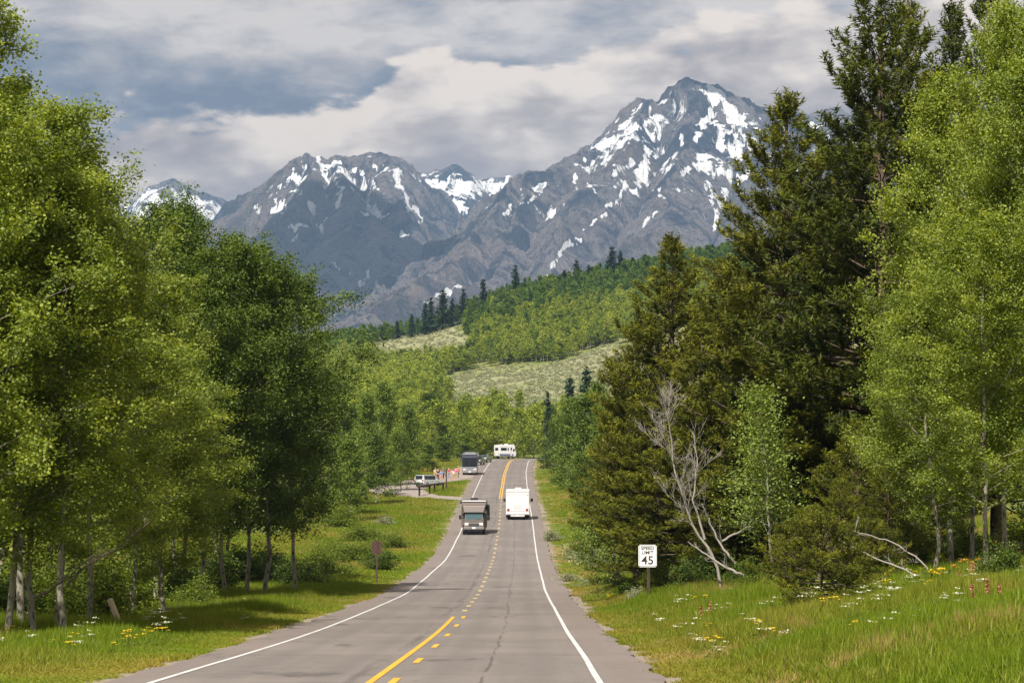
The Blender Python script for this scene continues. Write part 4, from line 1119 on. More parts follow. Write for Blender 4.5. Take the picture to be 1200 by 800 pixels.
# hillside groves: the largest as single trees, the rest as one mass
cand = []
tries = 0
while tries < 40000:
    tries += 1
    x = rng.uniform(330, 1010); d = rng.uniform(930, 1440)
    X = at(x, HOR, d)[0]
    cand.append((X, d, x))
cand = np.array(cand)
sm = sage_mask(cand[:, 0], cand[:, 1])
dens = fbm(cand[:, 0] / 60, cand[:, 1] / 60, 15, 3)
zz_ = ground(cand[:, 0], cand[:, 1])
cpx, cpy = px_of(np.stack([cand[:, 0], cand[:, 1], zz_], 1))
keep = (sm < 0.25) & (rng.random(len(cand)) < 0.30 + 0.55 * (dens > -0.25))
cand = cand[keep]; cpx = cpx[keep]; cpy = cpy[keep]
cell = {}; sel = []
for i, (X, d, x) in enumerate(cand):
    c_ = (int(X // 2.7), int(d // 3.6))
    if c_ in cell: continue
    cell[c_] = 1; sel.append(i)
cand = cand[sel]; cpx = cpx[sel]; cpy = cpy[sel]
# darker leaf colour high on the ridge flank partly paints cloud shade; paler below
dk = fbm(cand[:, 0] / 70, cand[:, 1] / 90, 25, 3) * 60 + (cand[:, 1] - 1285) * 0.9
order = np.argsort(cand[:, 1])
HILL_PTS = {'hillaspen0': [], 'hillaspen1': [], 'hillaspen2': [], 'hilldark0': [], 'hilldark1': [], 'hilldark2': []}
for n_, i in enumerate(order):
    X, d, x = cand[i]
    k = ('hilldark%d' if dk[i] + rng.normal() * 38 > 0 else 'hillaspen%d') % (n_ % 3)
    hh = rng.uniform(4.0, 10.5); ww = rng.uniform(1.2, 2.7)
    if n_ < 120:
        plant_tree(k, X, d, hh, ww, ('tall ' if hh > 8.3 else 'low ' if hh < 6.2 else 'middling ') + ('dark green' if 'dark' in k else 'pale green') + ' aspen at the foot of the hillside groves, ' + ('left of the sage slope' if x < 440 else 'left end of sage slope' if x < 520 else 'above the sage slope') , name='aspen_tree', group='aspens at the foot of the hillside groves')
    else:
        HILL_PTS[k].append((X, d, gz(X, d), hh, ww, rng.uniform(0, 6.28)))

# ------------------------------------------------------------------ scatter of uncountable things
def src(name, me):
    return bpy.data.objects.new(name, me)          # a mesh holder for a node tree; its geometry appears only through the tree
def scatter(name, label, pts, rz, scl, pick, meshes, kind='stuff', cat=None, tone=None):
    """one object: geometry nodes put copies of the given meshes on its own points"""
    me = bpy.data.meshes.new(name)
    pts = np.asarray(pts, np.float32)
    me.vertices.add(len(pts)); me.vertices.foreach_set('co', pts.ravel())
    scl = np.asarray(scl, np.float32)
    if scl.ndim == 1: scl = np.repeat(scl[:, None], 3, 1)
    a = me.attributes.new('sc', 'FLOAT_VECTOR', 'POINT'); a.data.foreach_set('vector', scl.ravel())
    rz = np.asarray(rz, np.float32)
    if rz.ndim == 1: rz = np.stack([rz * 0, rz * 0, rz], 1)
    a = me.attributes.new('rt', 'FLOAT_VECTOR', 'POINT'); a.data.foreach_set('vector', np.ascontiguousarray(rz, np.float32).ravel())
    a = me.attributes.new('pk', 'INT', 'POINT'); a.data.foreach_set('value', np.asarray(pick, np.int32))
    if tone is not None:
        a = me.attributes.new('tone', 'FLOAT', 'POINT'); a.data.foreach_set('value', np.clip(np.asarray(tone, np.float32), 0, 1))
    for mm in meshes:
        for mt in mm.materials:
            if mt.name not in me.materials: me.materials.append(mt)
    o = link(name, me, kind=kind, label=label, cat=cat)
    ng = bpy.data.node_groups.new(name, 'GeometryNodeTree')
    ng.interface.new_socket('Geometry', in_out='INPUT', socket_type='NodeSocketGeometry')
    ng.interface.new_socket('Geometry', in_out='OUTPUT', socket_type='NodeSocketGeometry')
    gi = ng.nodes.new('NodeGroupInput'); go = ng.nodes.new('NodeGroupOutput')
    m2p = ng.nodes.new('GeometryNodeMeshToPoints')
    iop = ng.nodes.new('GeometryNodeInstanceOnPoints')
    g2i = ng.nodes.new('GeometryNodeGeometryToInstance')
    for mm in reversed(meshes):                     # links to a multi input stack up first-in-last
        oi = ng.nodes.new('GeometryNodeObjectInfo'); oi.inputs['As Instance'].default_value = False
        oi.inputs['Object'].default_value = src(mm.name + ' source', mm)
        ng.links.new(oi.outputs['Geometry'], g2i.inputs[0])
    def attr(nm, ty):
        nd = ng.nodes.new('GeometryNodeInputNamedAttribute'); nd.data_type = ty; nd.inputs[0].default_value = nm
        return nd.outputs[0]
    ng.links.new(gi.outputs[0], m2p.inputs['Mesh'])
    ng.links.new(m2p.outputs[0], iop.inputs['Points'])
    ng.links.new(g2i.outputs[0], iop.inputs['Instance'])
    iop.inputs['Pick Instance'].default_value = True
    ng.links.new(attr('pk', 'INT'), iop.inputs['Instance Index'])
    e2r = ng.nodes.new('FunctionNodeEulerToRotation')
    ng.links.new(attr('rt', 'FLOAT_VECTOR'), e2r.inputs[0])
    ng.links.new(e2r.outputs[0], iop.inputs['Rotation'])
    ng.links.new(attr('sc', 'FLOAT_VECTOR'), iop.inputs['Scale'])
    ng.links.new(iop.outputs[0], go.inputs[0])
    md = o.modifiers.new('scatter', 'NODES'); md.node_group = ng
    return o
def joined_tree(key):
    me_t, me_c, H, rad = PROTO[key]
    bm = bmesh.new(); bm.from_mesh(me_t); n0 = len(bm.faces); bm.from_mesh(me_c)
    bm.faces.ensure_lookup_table()
    for f in bm.faces[n0:]: f.material_index = 1
    me = bpy.data.meshes.new(key + ' joined'); bm.to_mesh(me); bm.free()
    me.materials.append(me_t.materials[0]); me.materials.append(me_c.materials[0])
    return me
ks = list(HILL_PTS)
for nm, lab, grp in (('far_aspen_wood', 'pale green aspen wood covering the hillside', ks[:3]), ('far_dark_wood', 'darker green aspen wood below the ridge of the hill', ks[3:])):
    A_ = [(p, j) for j, k in enumerate(grp) for p in HILL_PTS[k]]
    if A_:
        p = np.array([a[0] for a in A_]); pk = np.array([a[1] for a in A_])
        scatter(nm, lab, p[:, :3], p[:, 5], np.stack([p[:, 4] / 1.7, p[:, 4] / 1.7, p[:, 3] / 9.0], 1), pk, [joined_tree(k) for k in grp])
print('hill stuff', {k: len(v) for k, v in HILL_PTS.items()})

# ------------------------------------------------------------------ small building kit for made things
def bm_new(): return bmesh.new()
def bx(bm, c, s, bev=0.0, seg=2, rot=None):
    r = bmesh.ops.create_cube(bm, size=1.0)
    vs = r['verts']
    for v in vs: v.co = Vector((v.co.x * s[0], v.co.y * s[1], v.co.z * s[2]))
    if bev > 0:
        es = list({e for v in vs for e in v.link_edges})
        o = bmesh.ops.bevel(bm, geom=es, offset=bev, segments=seg, profile=0.7, affect='EDGES')
        vs = list({v for f in o['faces'] for v in f.verts} | {v for v in vs if v.is_valid})
    M = Matrix.Translation(c) @ (rot.to_4x4() if rot is not None else Matrix.Identity(4))
    bmesh.ops.transform(bm, matrix=M, verts=[v for v in vs if v.is_valid])
    return bm
def prism(bm, prof, x0, x1, bev=0.0, inset=None):
    """side profile of (y, z) points drawn out from x0 to x1; inset = dict index -> how far that point is pulled in on both sides"""
    inset = inset or {}
    a = [bm.verts.new((x0 + inset.get(i, 0), p[0], p[1])) for i, p in enumerate(prof)]
    b = [bm.verts.new((x1 - inset.get(i, 0), p[0], p[1])) for i, p in enumerate(prof)]
    n = len(prof)
    fs = [bm.faces.new(a), bm.faces.new(b[::-1])]
    for i in range(n):
        fs.append(bm.faces.new((a[i], b[i], b[(i + 1) % n], a[(i + 1) % n])))
    bmesh.ops.recalc_face_normals(bm, faces=fs)
    if bev > 0:
        es = list({e for f in fs for e in f.edges})
        bmesh.ops.bevel(bm, geom=es, offset=bev, segments=2, profile=0.7, affect='EDGES')
    return bm
def cyl(bm, p0, p1, r0, r1=None, seg=16, cap=True):
    p0 = Vector(p0); p1 = Vector(p1); d = p1 - p0
    r = bmesh.ops.create_cone(bm, cap_ends=cap, segments=seg, radius1=r0, radius2=r0 if r1 is None else r1, depth=d.length)
    q = d.to_track_quat('Z', 'Y').to_matrix().to_4x4()
    bmesh.ops.transform(bm, matrix=Matrix.Translation((p0 + p1) / 2) @ q, verts=r['verts'])
    return bm
def ell(bm, c, s, u=14, v=10):
    r = bmesh.ops.create_uvsphere(bm, u_segments=u, v_segments=v, radius=1.0)
    for w in r['verts']: w.co = Vector((c[0] + w.co.x * s[0], c[1] + w.co.y * s[1], c[2] + w.co.z * s[2]))
    return bm
def ob(name, bm, mat, parent=None, smooth=False, **kw):
    me = bpy.data.meshes.new(name)
    if smooth:
        for f in bm.faces: f.smooth = True
    bm.to_mesh(me); bm.free(); me.materials.append(mat)
    return link(name, me, parent, **kw)

M_BRONZE = pmat('bronze grey metallic paint', (0.165, 0.138, 0.125), 0.36, 0.25, 0.5, coat=0.5)
M_BRONZE_D = pmat('dark bronze paint', (0.070, 0.058, 0.052), 0.35, 0.3)
M_WHITEP = pmat('white vehicle paint', (0.68, 0.68, 0.68), 0.35, 0.0, 0.5, var=0.02, scale=2.0)
M_WHITED = pmat('dusty white panel', (0.58, 0.58, 0.575), 0.5, 0.0, 0.4, var=0.03, scale=1.5)
M_BLACKP = pmat('black plastic', (0.018, 0.018, 0.020), 0.5)
M_RUBBER = pmat('tyre rubber', (0.016, 0.016, 0.016), 0.8)
M_GLASS = pmat('dark vehicle glass', (0.010, 0.013, 0.016), 0.08, 0.0, 0.5)
M_WSCREEN = pmat('bluish windscreen glass', (0.045, 0.085, 0.095), 0.08, 0.0, 0.9)
M_CHROME = pmat('bright metal trim', (0.55, 0.55, 0.56), 0.25, 0.9)
M_LENS = pmat('clear lamp lens', (0.70, 0.71, 0.72), 0.1, 0.0, 0.8)
M_RED = pmat('red lamp lens', (0.34, 0.020, 0.018), 0.2, 0.0, 0.6)
M_AMBER = pmat('amber lamp lens', (0.55, 0.20, 0.02), 0.2, 0.0, 0.6)
M_SILVER = pmat('silver car paint', (0.62, 0.63, 0.65), 0.35, 0.15, 0.5, coat=0.5)
M_GREYC = pmat('dark grey car paint', (0.085, 0.090, 0.10), 0.3, 0.4, 0.5, coat=0.5)
M_TEAL = pmat('grey green car paint', (0.20, 0.26, 0.26), 0.3, 0.4, 0.5, coat=0.5)
M_NAVY = pmat('dark navy bus paint', (0.030, 0.036, 0.055), 0.25, 0.2, 0.5, coat=0.4)
M_BUSLOW = pmat('grey silver bus front', (0.30, 0.31, 0.33), 0.35, 0.4)
M_BLUEBAND = pmat('slate blue stripe paint', (0.12, 0.14, 0.20), 0.4)
M_TAN = pmat('beige stripe paint', (0.38, 0.30, 0.22), 0.4)
M_PLATE = pmat('licence plate', (0.66, 0.67, 0.68), 0.5)
M_SIGNW = pmat('white sign sheet', (0.78, 0.78, 0.77), 0.5, var=0.02, scale=3)
M_INK = pmat('black sign ink', (0.02, 0.02, 0.022), 0.6)
M_BROWN = pmat('brown painted sign back', (0.070, 0.034, 0.026), 0.7, var=0.15)
M_STEEL = pmat('weathered sign post steel', (0.055, 0.045, 0.036), 0.7, 0.2, var=0.2)
M_FRESH = bark_mat('pale cut wood', (0.60, 0.47, 0.29), (0.42, 0.31, 0.17), (10, 10, 2))

def wheel(parent, x, y, r=0.39, w=0.26, rimmat=None):
    s = 1 if x > 0 else -1
    bm = bm_new(); cyl(bm, (x - s * w, y, r), (x, y, r), r, seg=24)
    es = [e for e in bm.edges if len(e.link_faces) == 2 and any(len(f.verts) > 4 for f in e.link_faces)]
    bmesh.ops.bevel(bm, geom=es, offset=0.04, segments=2, affect='EDGES')
    wq = ob('wheel', bm, M_RUBBER, parent)
    bm = bm_new(); cyl(bm, (x - s * 0.02, y, r), (x + s * 0.012, y, r), r * 0.62, r * 0.5, seg=20)
    for k in range(6):
        a = k * PI / 3
        cyl(bm, (x + s * 0.012, y + math.cos(a) * r * 0.3, r + math.sin(a) * r * 0.3), (x + s * 0.03, y + math.cos(a) * r * 0.3, r + math.sin(a) * r * 0.3), r * 0.07, seg=6)
    ob('rim', bm, rimmat or M_CHROME, wq)
    return wq
def part_box(name, c, s, mat, parent, bev=0.02, rot=None, **kw):
    return ob(name, bx(bm_new(), c, s, bev, 2, rot), mat, parent, **kw)

def plate(parent, y, z, w=0.34):
    p = part_box('license_plate', (0, y, z), (w, 0.02, 0.17), M_PLATE, parent, 0.006)
    return p

# ---- bronze cab-over motorhome coming towards the camera; local +Y is its nose
def make_motorhome(loc, rz):
    t = thing('motorhome', 'bronze grey cab-over motorhome coming towards the camera in the left lane', 'motorhome', loc, rz)
    prof = [(-5.2, 0.62), (1.15, 0.62), (1.15, 1.98), (2.0, 2.02), (2.30, 2.10), (2.12, 2.72), (1.75, 3.05), (1.2, 3.16), (-5.2, 3.16)]
    ob('body', prism(bm_new(), prof, -1.24, 1.24, 0.06, {3: 0.10, 4: 0.34, 5: 0.16, 6: 0.07}), M_BRONZE, t)
    cabp = [(1.1, 0.62), (3.45, 0.62), (3.52, 0.95), (3.45, 1.18), (2.62, 1.42), (2.02, 2.06), (1.1, 2.06)]
    ob('cab', prism(bm_new(), cabp, -1.0, 1.0, 0.05, {2: 0.10, 3: 0.10, 4: 0.10, 5: 0.16, 6: 0.05, 1: 0.04}), M_BRONZE, t)
    q = Matrix.Rotation(math.atan2(0.60, 0.64) - PI / 2, 3, 'X')
    d_ = Vector((0, 0.64, 0.60)).normalized()
    ob('windshield', bx(bm_new(), (0, 2.325 + d_.y * 0.012, 1.735 + d_.z * 0.012), (1.62, 0.78, 0.03), 0.012, 2, Matrix.Rotation(math.atan2(-0.64, 0.60), 3, 'X')), M_WSCREEN, t)
    part_box('wiper', (-0.3, 2.62, 1.50), (0.7, 0.02, 0.02), M_BLACKP, t, 0.004, Matrix.Rotation(0.25, 3, 'Y'))
    ob('hood', bx(bm_new(), (0, 3.05, 1.335), (1.62, 0.86, 0.05), 0.02, 2, Matrix.Rotation(-0.282, 3, 'X')), M_BRONZE, t)
    g = part_box('grille', (0, 3.53, 1.0), (0.96, 0.05, 0.26), M_BLACKP, t, 0.02)
    for i in range(4): part_box('grille_bar', (0, 3.565, 0.92 + i * 0.055), (0.90, 0.02, 0.018), M_CHROME, g, 0)
    for s in (-1, 1):
        h = part_box('headlight', (s * 0.70, 3.47, 1.05), (0.36, 0.12, 0.24), M_LENS, t, 0.04)
        part_box('turn_signal', (s * 0.80, 3.50, 0.90), (0.16, 0.06, 0.08), M_AMBER, h, 0.01)
        m_ = part_box('side_mirror', (s * 1.34, 2.42, 1.66), (0.24, 0.14, 0.42), M_BLACKP, t, 0.05)
        ob('mirror_arm', cyl(bm_new(), (s * 1.0, 2.25, 1.55), (s * 1.30, 2.42, 1.6), 0.025, seg=6), M_BLACKP, m_)
        part_box('side_window', (s * 0.985, 1.75, 1.72), (0.04, 0.78, 0.42), M_GLASS, t, 0.015)
        part_box('cabin_window', (s * 1.245, -1.2, 2.15), (0.03, 1.5, 0.7), M_GLASS, t, 0.01)
        part_box('side_stripe', (s * 1.243, -2.0, 1.35), (0.02, 6.0, 0.22), M_TAN, t, 0)
        for y in (2.75, -2.6): wheel(t, s * 1.08, y, 0.40)
        part_box('fender_flare', (s * 1.03, 2.75, 0.86), (0.14, 1.05, 0.12), M_BRONZE_D, t, 0.03)
    part_box('slide_out', (-1.36, -1.6, 2.0), (0.26, 2.6, 1.5), M_BRONZE_D, t, 0.03)
    ob('awning', cyl(bm_new(), (1.32, -4.4, 2.98), (1.32, 0.8, 2.98), 0.09, seg=12), M_BLACKP, t)
    bp_ = part_box('bumper', (0, 3.58, 0.66), (2.0, 0.20, 0.24), M_CHROME, t, 0.05)
    part_box('lower_valance', (0, 3.52, 0.50), (1.7, 0.16, 0.16), M_BLACKP, t, 0.03)
    plate(t, 3.70, 0.68)
    part_box('roof_cap', (0, 1.35, 3.185), (2.3, 0.85, 0.10), M_WHITEP, t, 0.03)
    a = part_box('air_conditioner', (0, -0.3, 3.30), (0.72, 1.0, 0.28), M_BLACKP, t, 0.08)
    for i in range(5): part_box('marker_light', (-0.7 + i * 0.35, 2.045, 2.86), (0.10, 0.05, 0.05), M_AMBER, t, 0.01)
    return t

# ---- white box motorhome seen from behind
def make_white_rear(loc, rz):
    t = thing('white_motorhome', 'plain white square backed motorhome driving away in the right lane', 'motorhome', loc, rz)
    prof = [(-3.6, 0.55), (2.2, 0.55), (2.2, 1.9), (3.1, 2.0), (3.2, 2.4), (2.7, 3.10), (-3.5, 3.15), (-3.6, 3.05)]
    ob('body', prism(bm_new(), prof, -1.26, 1.26, 0.05), M_WHITED, t)
    ob('cab', prism(bm_new(), [(2.15, 0.55), (4.4, 0.55), (4.45, 1.1), (3.6, 1.35), (3.0, 2.0), (2.15, 2.0)], -1.0, 1.0, 0.05), M_WHITEP, t)
    part_box('windshield', (0, 3.33, 1.70), (1.6, 0.86, 0.03), M_GLASS, t, 0.01, Matrix.Rotation(-0.83, 3, 'X'))
    rp = part_box('rear_panel', (0, -3.615, 1.80), (2.36, 0.03, 2.3), M_WHITEP, t, 0.01)
    part_box('panel_seam', (0, -3.633, 2.72), (2.36, 0.012, 0.02), M_WHITED, rp, 0)
    part_box('access_hatch', (0.0, -3.635, 1.35), (0.9, 0.014, 0.5), M_WHITED, rp, 0.004)
    part_box('panel_seam', (0, -3.633, 0.92), (2.36, 0.012, 0.02), M_BLACKP, rp, 0)
    part_box('roof_edge_cap', (0, -3.60, 3.09), (2.52, 0.10, 0.11), M_WHITEP, t, 0.03)
    for s in (-1, 1):
        l_ = ob('tail_light', cyl(bm_new(), (s * 1.0, -3.60, 1.08), (s * 1.0, -3.66, 1.08), 0.12, seg=16), M_RED, t)
        ob('lamp_ring', cyl(bm_new(), (s * 1.0, -3.60, 1.08), (s * 1.0, -3.645, 1.08), 0.15, seg=16), M_CHROME, l_)
        part_box('clearance_light', (s * 1.05, -3.63, 2.70), (0.14, 0.04, 0.05), M_RED, t, 0.01)
        m_ = part_box('side_mirror', (s * 1.50, 3.1, 1.86), (0.26, 0.14, 0.36), M_BLACKP, t, 0.05)
        ob('mirror_arm', cyl(bm_new(), (s * 0.98, 2.9, 1.70), (s * 1.45, 3.1, 1.8), 0.025, seg=6), M_BLACKP, m_)
        wheel(t, s * 1.13, -1.9, 0.40); wheel(t, s * 0.80, -1.9, 0.40); wheel(t, s * 1.05, 3.4, 0.40)
        part_box('mud_flap', (s * 1.0, -2.45, 0.36), (0.52, 0.02, 0.40), M_BLACKP, t, 0)
        part_box('cabin_window', (s * 1.268, -0.6, 2.0), (0.03, 1.4, 0.65), M_GLASS, t, 0.01)
    b_ = part_box('bumper', (0, -3.62, 0.44), (1.50, 0.16, 0.16), M_WHITED, t, 0.03)
    part_box('chassis', (0, -1.0, 0.52), (2.2, 5.0, 0.14), M_BLACKP, t, 0.02)
    plate(t, -3.70, 0.46)
    part_box('air_conditioner', (0.05, -1.9, 3.27), (0.70, 1.0, 0.26), M_WHITEP, t, 0.08)
    return t

# ---- dark coach parked in the pull-out, nose towards the camera (+Y local is its nose)
def make_coach(loc, rz):
    t = thing('parked_coach', 'dark windowed grey coach parked nose out in the pull-out', 'bus', loc, rz)
    prof = [(-9.5, 0.45), (1.9, 0.45), (2.0, 0.8), (2.0, 1.35), (1.9, 2.9), (1.55, 3.35), (1.0, 3.45), (-9.5, 3.45)]
    ob('body', prism(bm_new(), prof, -1.27, 1.27, 0.09), M_NAVY, t)
    w = ob('windshield', bx(bm_new(), (0, 1.965, 2.12), (2.24, 0.05, 1.42), 0.02, 2, Matrix.Rotation(0.064, 3, 'X')), M_GLASS, t)
    part_box('divider', (0, 1.995, 2.12), (0.04, 0.03, 1.4), M_BLACKP, w, 0, Matrix.Rotation(0.064, 3, 'X'))
    part_box('lower_front', (0, 2.01, 0.98), (2.46, 0.10, 0.70), M_BUSLOW, t, 0.04)
    b_ = part_box('bumper', (0, 2.06, 0.52), (2.48, 0.20, 0.28), M_CHROME, t, 0.06)
    for s in (-1, 1):
        h = part_box('headlight', (s * 0.86, 2.08, 0.93), (0.46, 0.06, 0.20), M_LENS, t, 0.03)
        part_box('turn_signal', (s * 1.13, 2.07, 0.93), (0.12, 0.06, 0.16), M_AMBER, h, 0.01)
        m_ = part_box('side_mirror', (s * 1.44, 2.2, 2.45), (0.18, 0.12, 0.46), M_BLACKP, t, 0.04)
        ob('mirror_arm', cyl(bm_new(), (s * 1.2, 1.9, 2.95), (s * 1.44, 2.2, 2.65), 0.025, seg=6), M_BLACKP, m_)
        for y in (0.3, -6.8): wheel(t, s * 1.2, y, 0.48)
        for k in range(5): part_box('side_window', (s * 1.275, 0.3 - k * 1.9, 2.35), (0.03, 1.75, 0.95), M_GLASS, t, 0.01)
        part_box('wiper', (s * 0.5, 2.03, 1.55), (0.8, 0.02, 0.03), M_BLACKP, t, 0, Matrix.Rotation(s * 0.35, 3, 'Y'))
    part_box('emblem', (0, 2.075, 1.17), (0.30, 0.03, 0.10), M_CHROME, t, 0.01)
    part_box('roof_unit', (0, -2.4, 3.52), (1.7, 2.0, 0.18), M_BUSLOW, t, 0.05)
    part_box('roof_cap', (0, 1.2, 3.455), (2.1, 0.7, 0.06), M_WHITED, t, 0.02)
    plate(t, 2.17, 0.55, 0.4)
    return t

# ---- white motorhome turning on the crest, right side to the camera (+Y local is its nose)
def make_crest_rv(loc, rz):
    t = thing('white_camper', 'white camper with dark side windows turning right at the crest', 'camper', loc, rz)
    prof = [(-3.4, 0.55), (3.0, 0.55), (3.35, 0.9), (3.35, 1.5), (2.9, 2.15), (3.0, 2.5), (2.7, 3.0), (-3.4, 3.05)]
    ob('body', prism(bm_new(), prof, -1.2, 1.2, 0.06), M_WHITEP, t)
    for s in (-1, 1):
        b_ = part_box('lower_band', (s * 1.205, -0.5, 0.85), (0.03, 5.6, 0.46), M_BLUEBAND, t, 0.01)
        part_box('side_window', (s * 1.208, -1.6, 2.1), (0.03, 2.3, 0.62), M_GLASS, t, 0.01)
        part_box('side_window', (s * 1.208, 0.15, 2.1), (0.03, 0.45, 0.62), M_GLASS, t, 0.01)
        d_ = part_box('door', (s * 1.21, 1.35, 1.65), (0.03, 0.72, 1.9), M_WHITED, t, 0.01)
        part_box('door_window', (s * 1.225, 1.35, 2.15), (0.02, 0.5, 0.62), M_GLASS, d_, 0.01)
        part_box('cab_window', (s * 1.208, 2.45, 1.9), (0.03, 0.7, 0.5), M_GLASS, t, 0.01)
        for y in (-1.9, 2.3): wheel(t, s * 1.14, y, 0.38)
        m_ = part_box('side_mirror', (s * 1.36, 3.05, 1.9), (0.18, 0.12, 0.36), M_BLACKP, t, 0.04)
        part_box('tail_light', (s * 0.95, -3.42, 1.1), (0.2, 0.05, 0.3), M_RED, t, 0.02)
    part_box('windshield', (0, 3.16, 1.82), (2.0, 0.04, 0.78), M_GLASS, t, 0.01, Matrix.Rotation(0.6, 3, 'X'))
    part_box('rear_window', (0, -3.41, 2.1), (1.4, 0.03, 0.6), M_GLASS, t, 0.01)
    part_box('bumper', (0, -3.48, 0.55), (2.2, 0.18, 0.2), M_BLACKP, t, 0.03)
    part_box('chassis', (0, -0.3, 0.5), (2.0, 5.6, 0.12), M_BLACKP, t, 0.02)
    a = part_box('air_conditioner', (0, 0.4, 3.15), (0.7, 1.0, 0.26), M_WHITEP, t, 0.07)
    part_box('roof_vent', (0, -1.6, 3.09), (0.5, 0.5, 0.12), M_WHITED, t, 0.03)
    part_box('roof_pod', (0, 2.4, 3.05), (1.6, 0.9, 0.14), M_WHITED, t, 0.04)
    return t

def make_car(name, label, paint, loc, rz, suv=True):
    t = thing(name, label, 'car', loc, rz)
    H = 1.72 if suv else 1.45; L = 2.3
    low = [(-L, 0.36), (L - 0.05, 0.36), (L, 0.62), (L - 0.1, 0.88), (1.05, 1.02), (-L + 0.02, 1.04), (-L - 0.03, 0.7)]
    ob('body', prism(bm_new(), low, -0.92, 0.92, 0.07), paint, t)
    if suv: cab = [(-L + 0.05, 1.0), (1.15, 1.0), (0.35, H - 0.07), (-0.2, H), (-1.85, H - 0.02), (-L + 0.18, H - 0.12)]
    else: cab = [(-1.75, 1.0), (1.1, 1.0), (0.3, H - 0.06), (-0.3, H), (-0.95, H - 0.06)]
    n = len(cab); ins = {i: (0.20 if i >= 2 else 0.05) for i in range(n)}
    ob('cabin', prism(bm_new(), cab, -0.90, 0.90, 0.05, ins), paint, t)
    zc = (1.06 + H - 0.1) / 2; hh = H - 0.12 - 1.06
    for s in (-1, 1):
        tilt = Matrix.Rotation(-s * 0.24, 3, 'Y')
        for y, l in (((-1.55, 0.75), (-0.65, 0.9), (0.22, 0.72)) if suv else ((-0.75, 0.75), (0.10, 0.80))):
            part_box('side_window', (s * 0.80, y, zc), (0.035, l, hh), M_GLASS, t, 0.01, tilt)
        part_box('side_mirror', (s * 1.02, 0.75, 1.08), (0.2, 0.12, 0.14), paint, t, 0.04)
        part_box('headlight', (s * 0.66, L - 0.05, 0.78), (0.36, 0.16, 0.15), M_LENS, t, 0.03)
        part_box('tail_light', (s * 0.74, -L - 0.005, 0.92), (0.26, 0.08, 0.22), M_RED, t, 0.03)
        d_ = part_box('door_handle', (s * 0.93, -0.25, 0.88), (0.03, 0.18, 0.03), M_CHROME, t, 0.005)
        for y in (1.42, -1.42): wheel(t, s * 0.94, y, 0.35, 0.23)
        if suv: ob('roof_rail', cyl(bm_new(), (s * 0.62, -1.8, H + 0.03), (s * 0.62, 0.2, H + 0.03), 0.022, seg=6), M_BLACKP, t)
    if suv:
        part_box('rear_window', (0, -L + 0.10, zc + 0.02), (1.25, 0.04, hh), M_GLASS, t, 0.02, Matrix.Rotation(-0.21, 3, 'X'))
        part_box('windshield', (0, 0.78, zc), (1.42, 0.04, hh + 0.36), M_GLASS, t, 0.02, Matrix.Rotation(0.86, 3, 'X'))
    else:
        part_box('rear_window', (0, -1.36, zc), (1.25, 0.04, hh + 0.40), M_GLASS, t, 0.02, Matrix.Rotation(-1.07, 3, 'X'))
        part_box('windshield', (0, 0.72, zc), (1.36, 0.04, hh + 0.42), M_GLASS, t, 0.02, Matrix.Rotation(1.05, 3, 'X'))
    part_box('bumper', (0, L + 0.0, 0.5), (1.72, 0.12, 0.22), M_BLACKP, t, 0.04)
    part_box('grille', (0, L - 0.01, 0.76), (0.8, 0.06, 0.14), M_BLACKP, t, 0.02)
    part_box('bumper', (0, -L - 0.02, 0.5), (1.72, 0.12, 0.24), M_BLACKP, t, 0.04)
    plate(t, -L - 0.06, 0.80)
    return t

def road_pt(u, d): return (road_x(d) + u, d, float(road_z(d)) + 0.0)
d = 274; slope = math.atan((road_z(d + 4) - road_z(d - 4)) / 8)
p = at(555.3, 627, d); o = make_motorhome((p[0], d + 3.5, float(road_z(d + 3.5))), PI); o.rotation_euler = (-slope, 0, PI)
d = 306; slope = math.atan((road_z(d + 4) - road_z(d - 4)) / 8)
p = at(607, 608, d); o = make_white_rear((p[0], d + 3.6, float(road_z(d + 3.6))), R(-0.6)); o.rotation_euler = (slope, 0, R(-0.6))
def pz(x, y): return max(gz(x, y) + 0.03, float(road_z(y)) - 0.03)
d = 468; p = at(550.5, 555, d); o = make_coach((p[0], d + 2, pz(p[0], d + 2)), PI - R(0.3)); o.rotation_euler = (-R(2.6), 0, PI - R(0.3))
d = 520; p = at(560, 545, d); make_car('parked_car', 'dark grey sport utility car parked behind the coach', M_GREYC, (p[0], d + 2, pz(p[0], d + 2)), PI - R(10), True)
d = 535; p = at(567.5, 540, d); make_car('parked_car', 'grey green sedan parked last in line before the crest', M_TEAL, (p[0], d + 2, pz(p[0], d + 2)), PI - R(14), False)
d = 596; p = at(592, 536, d); make_crest_rv((p[0], d, float(road_z(d))), R(-60)); bpy.data.objects['white_camper'].scale = (0.92, 0.60, 0.96)
d = 408; p = at(502, 571, d); make_car('parked_car', 'silver sport utility car parked behind the wooden rails', M_SILVER, (p[0], d, pz(p[0], d)), R(-36), True)

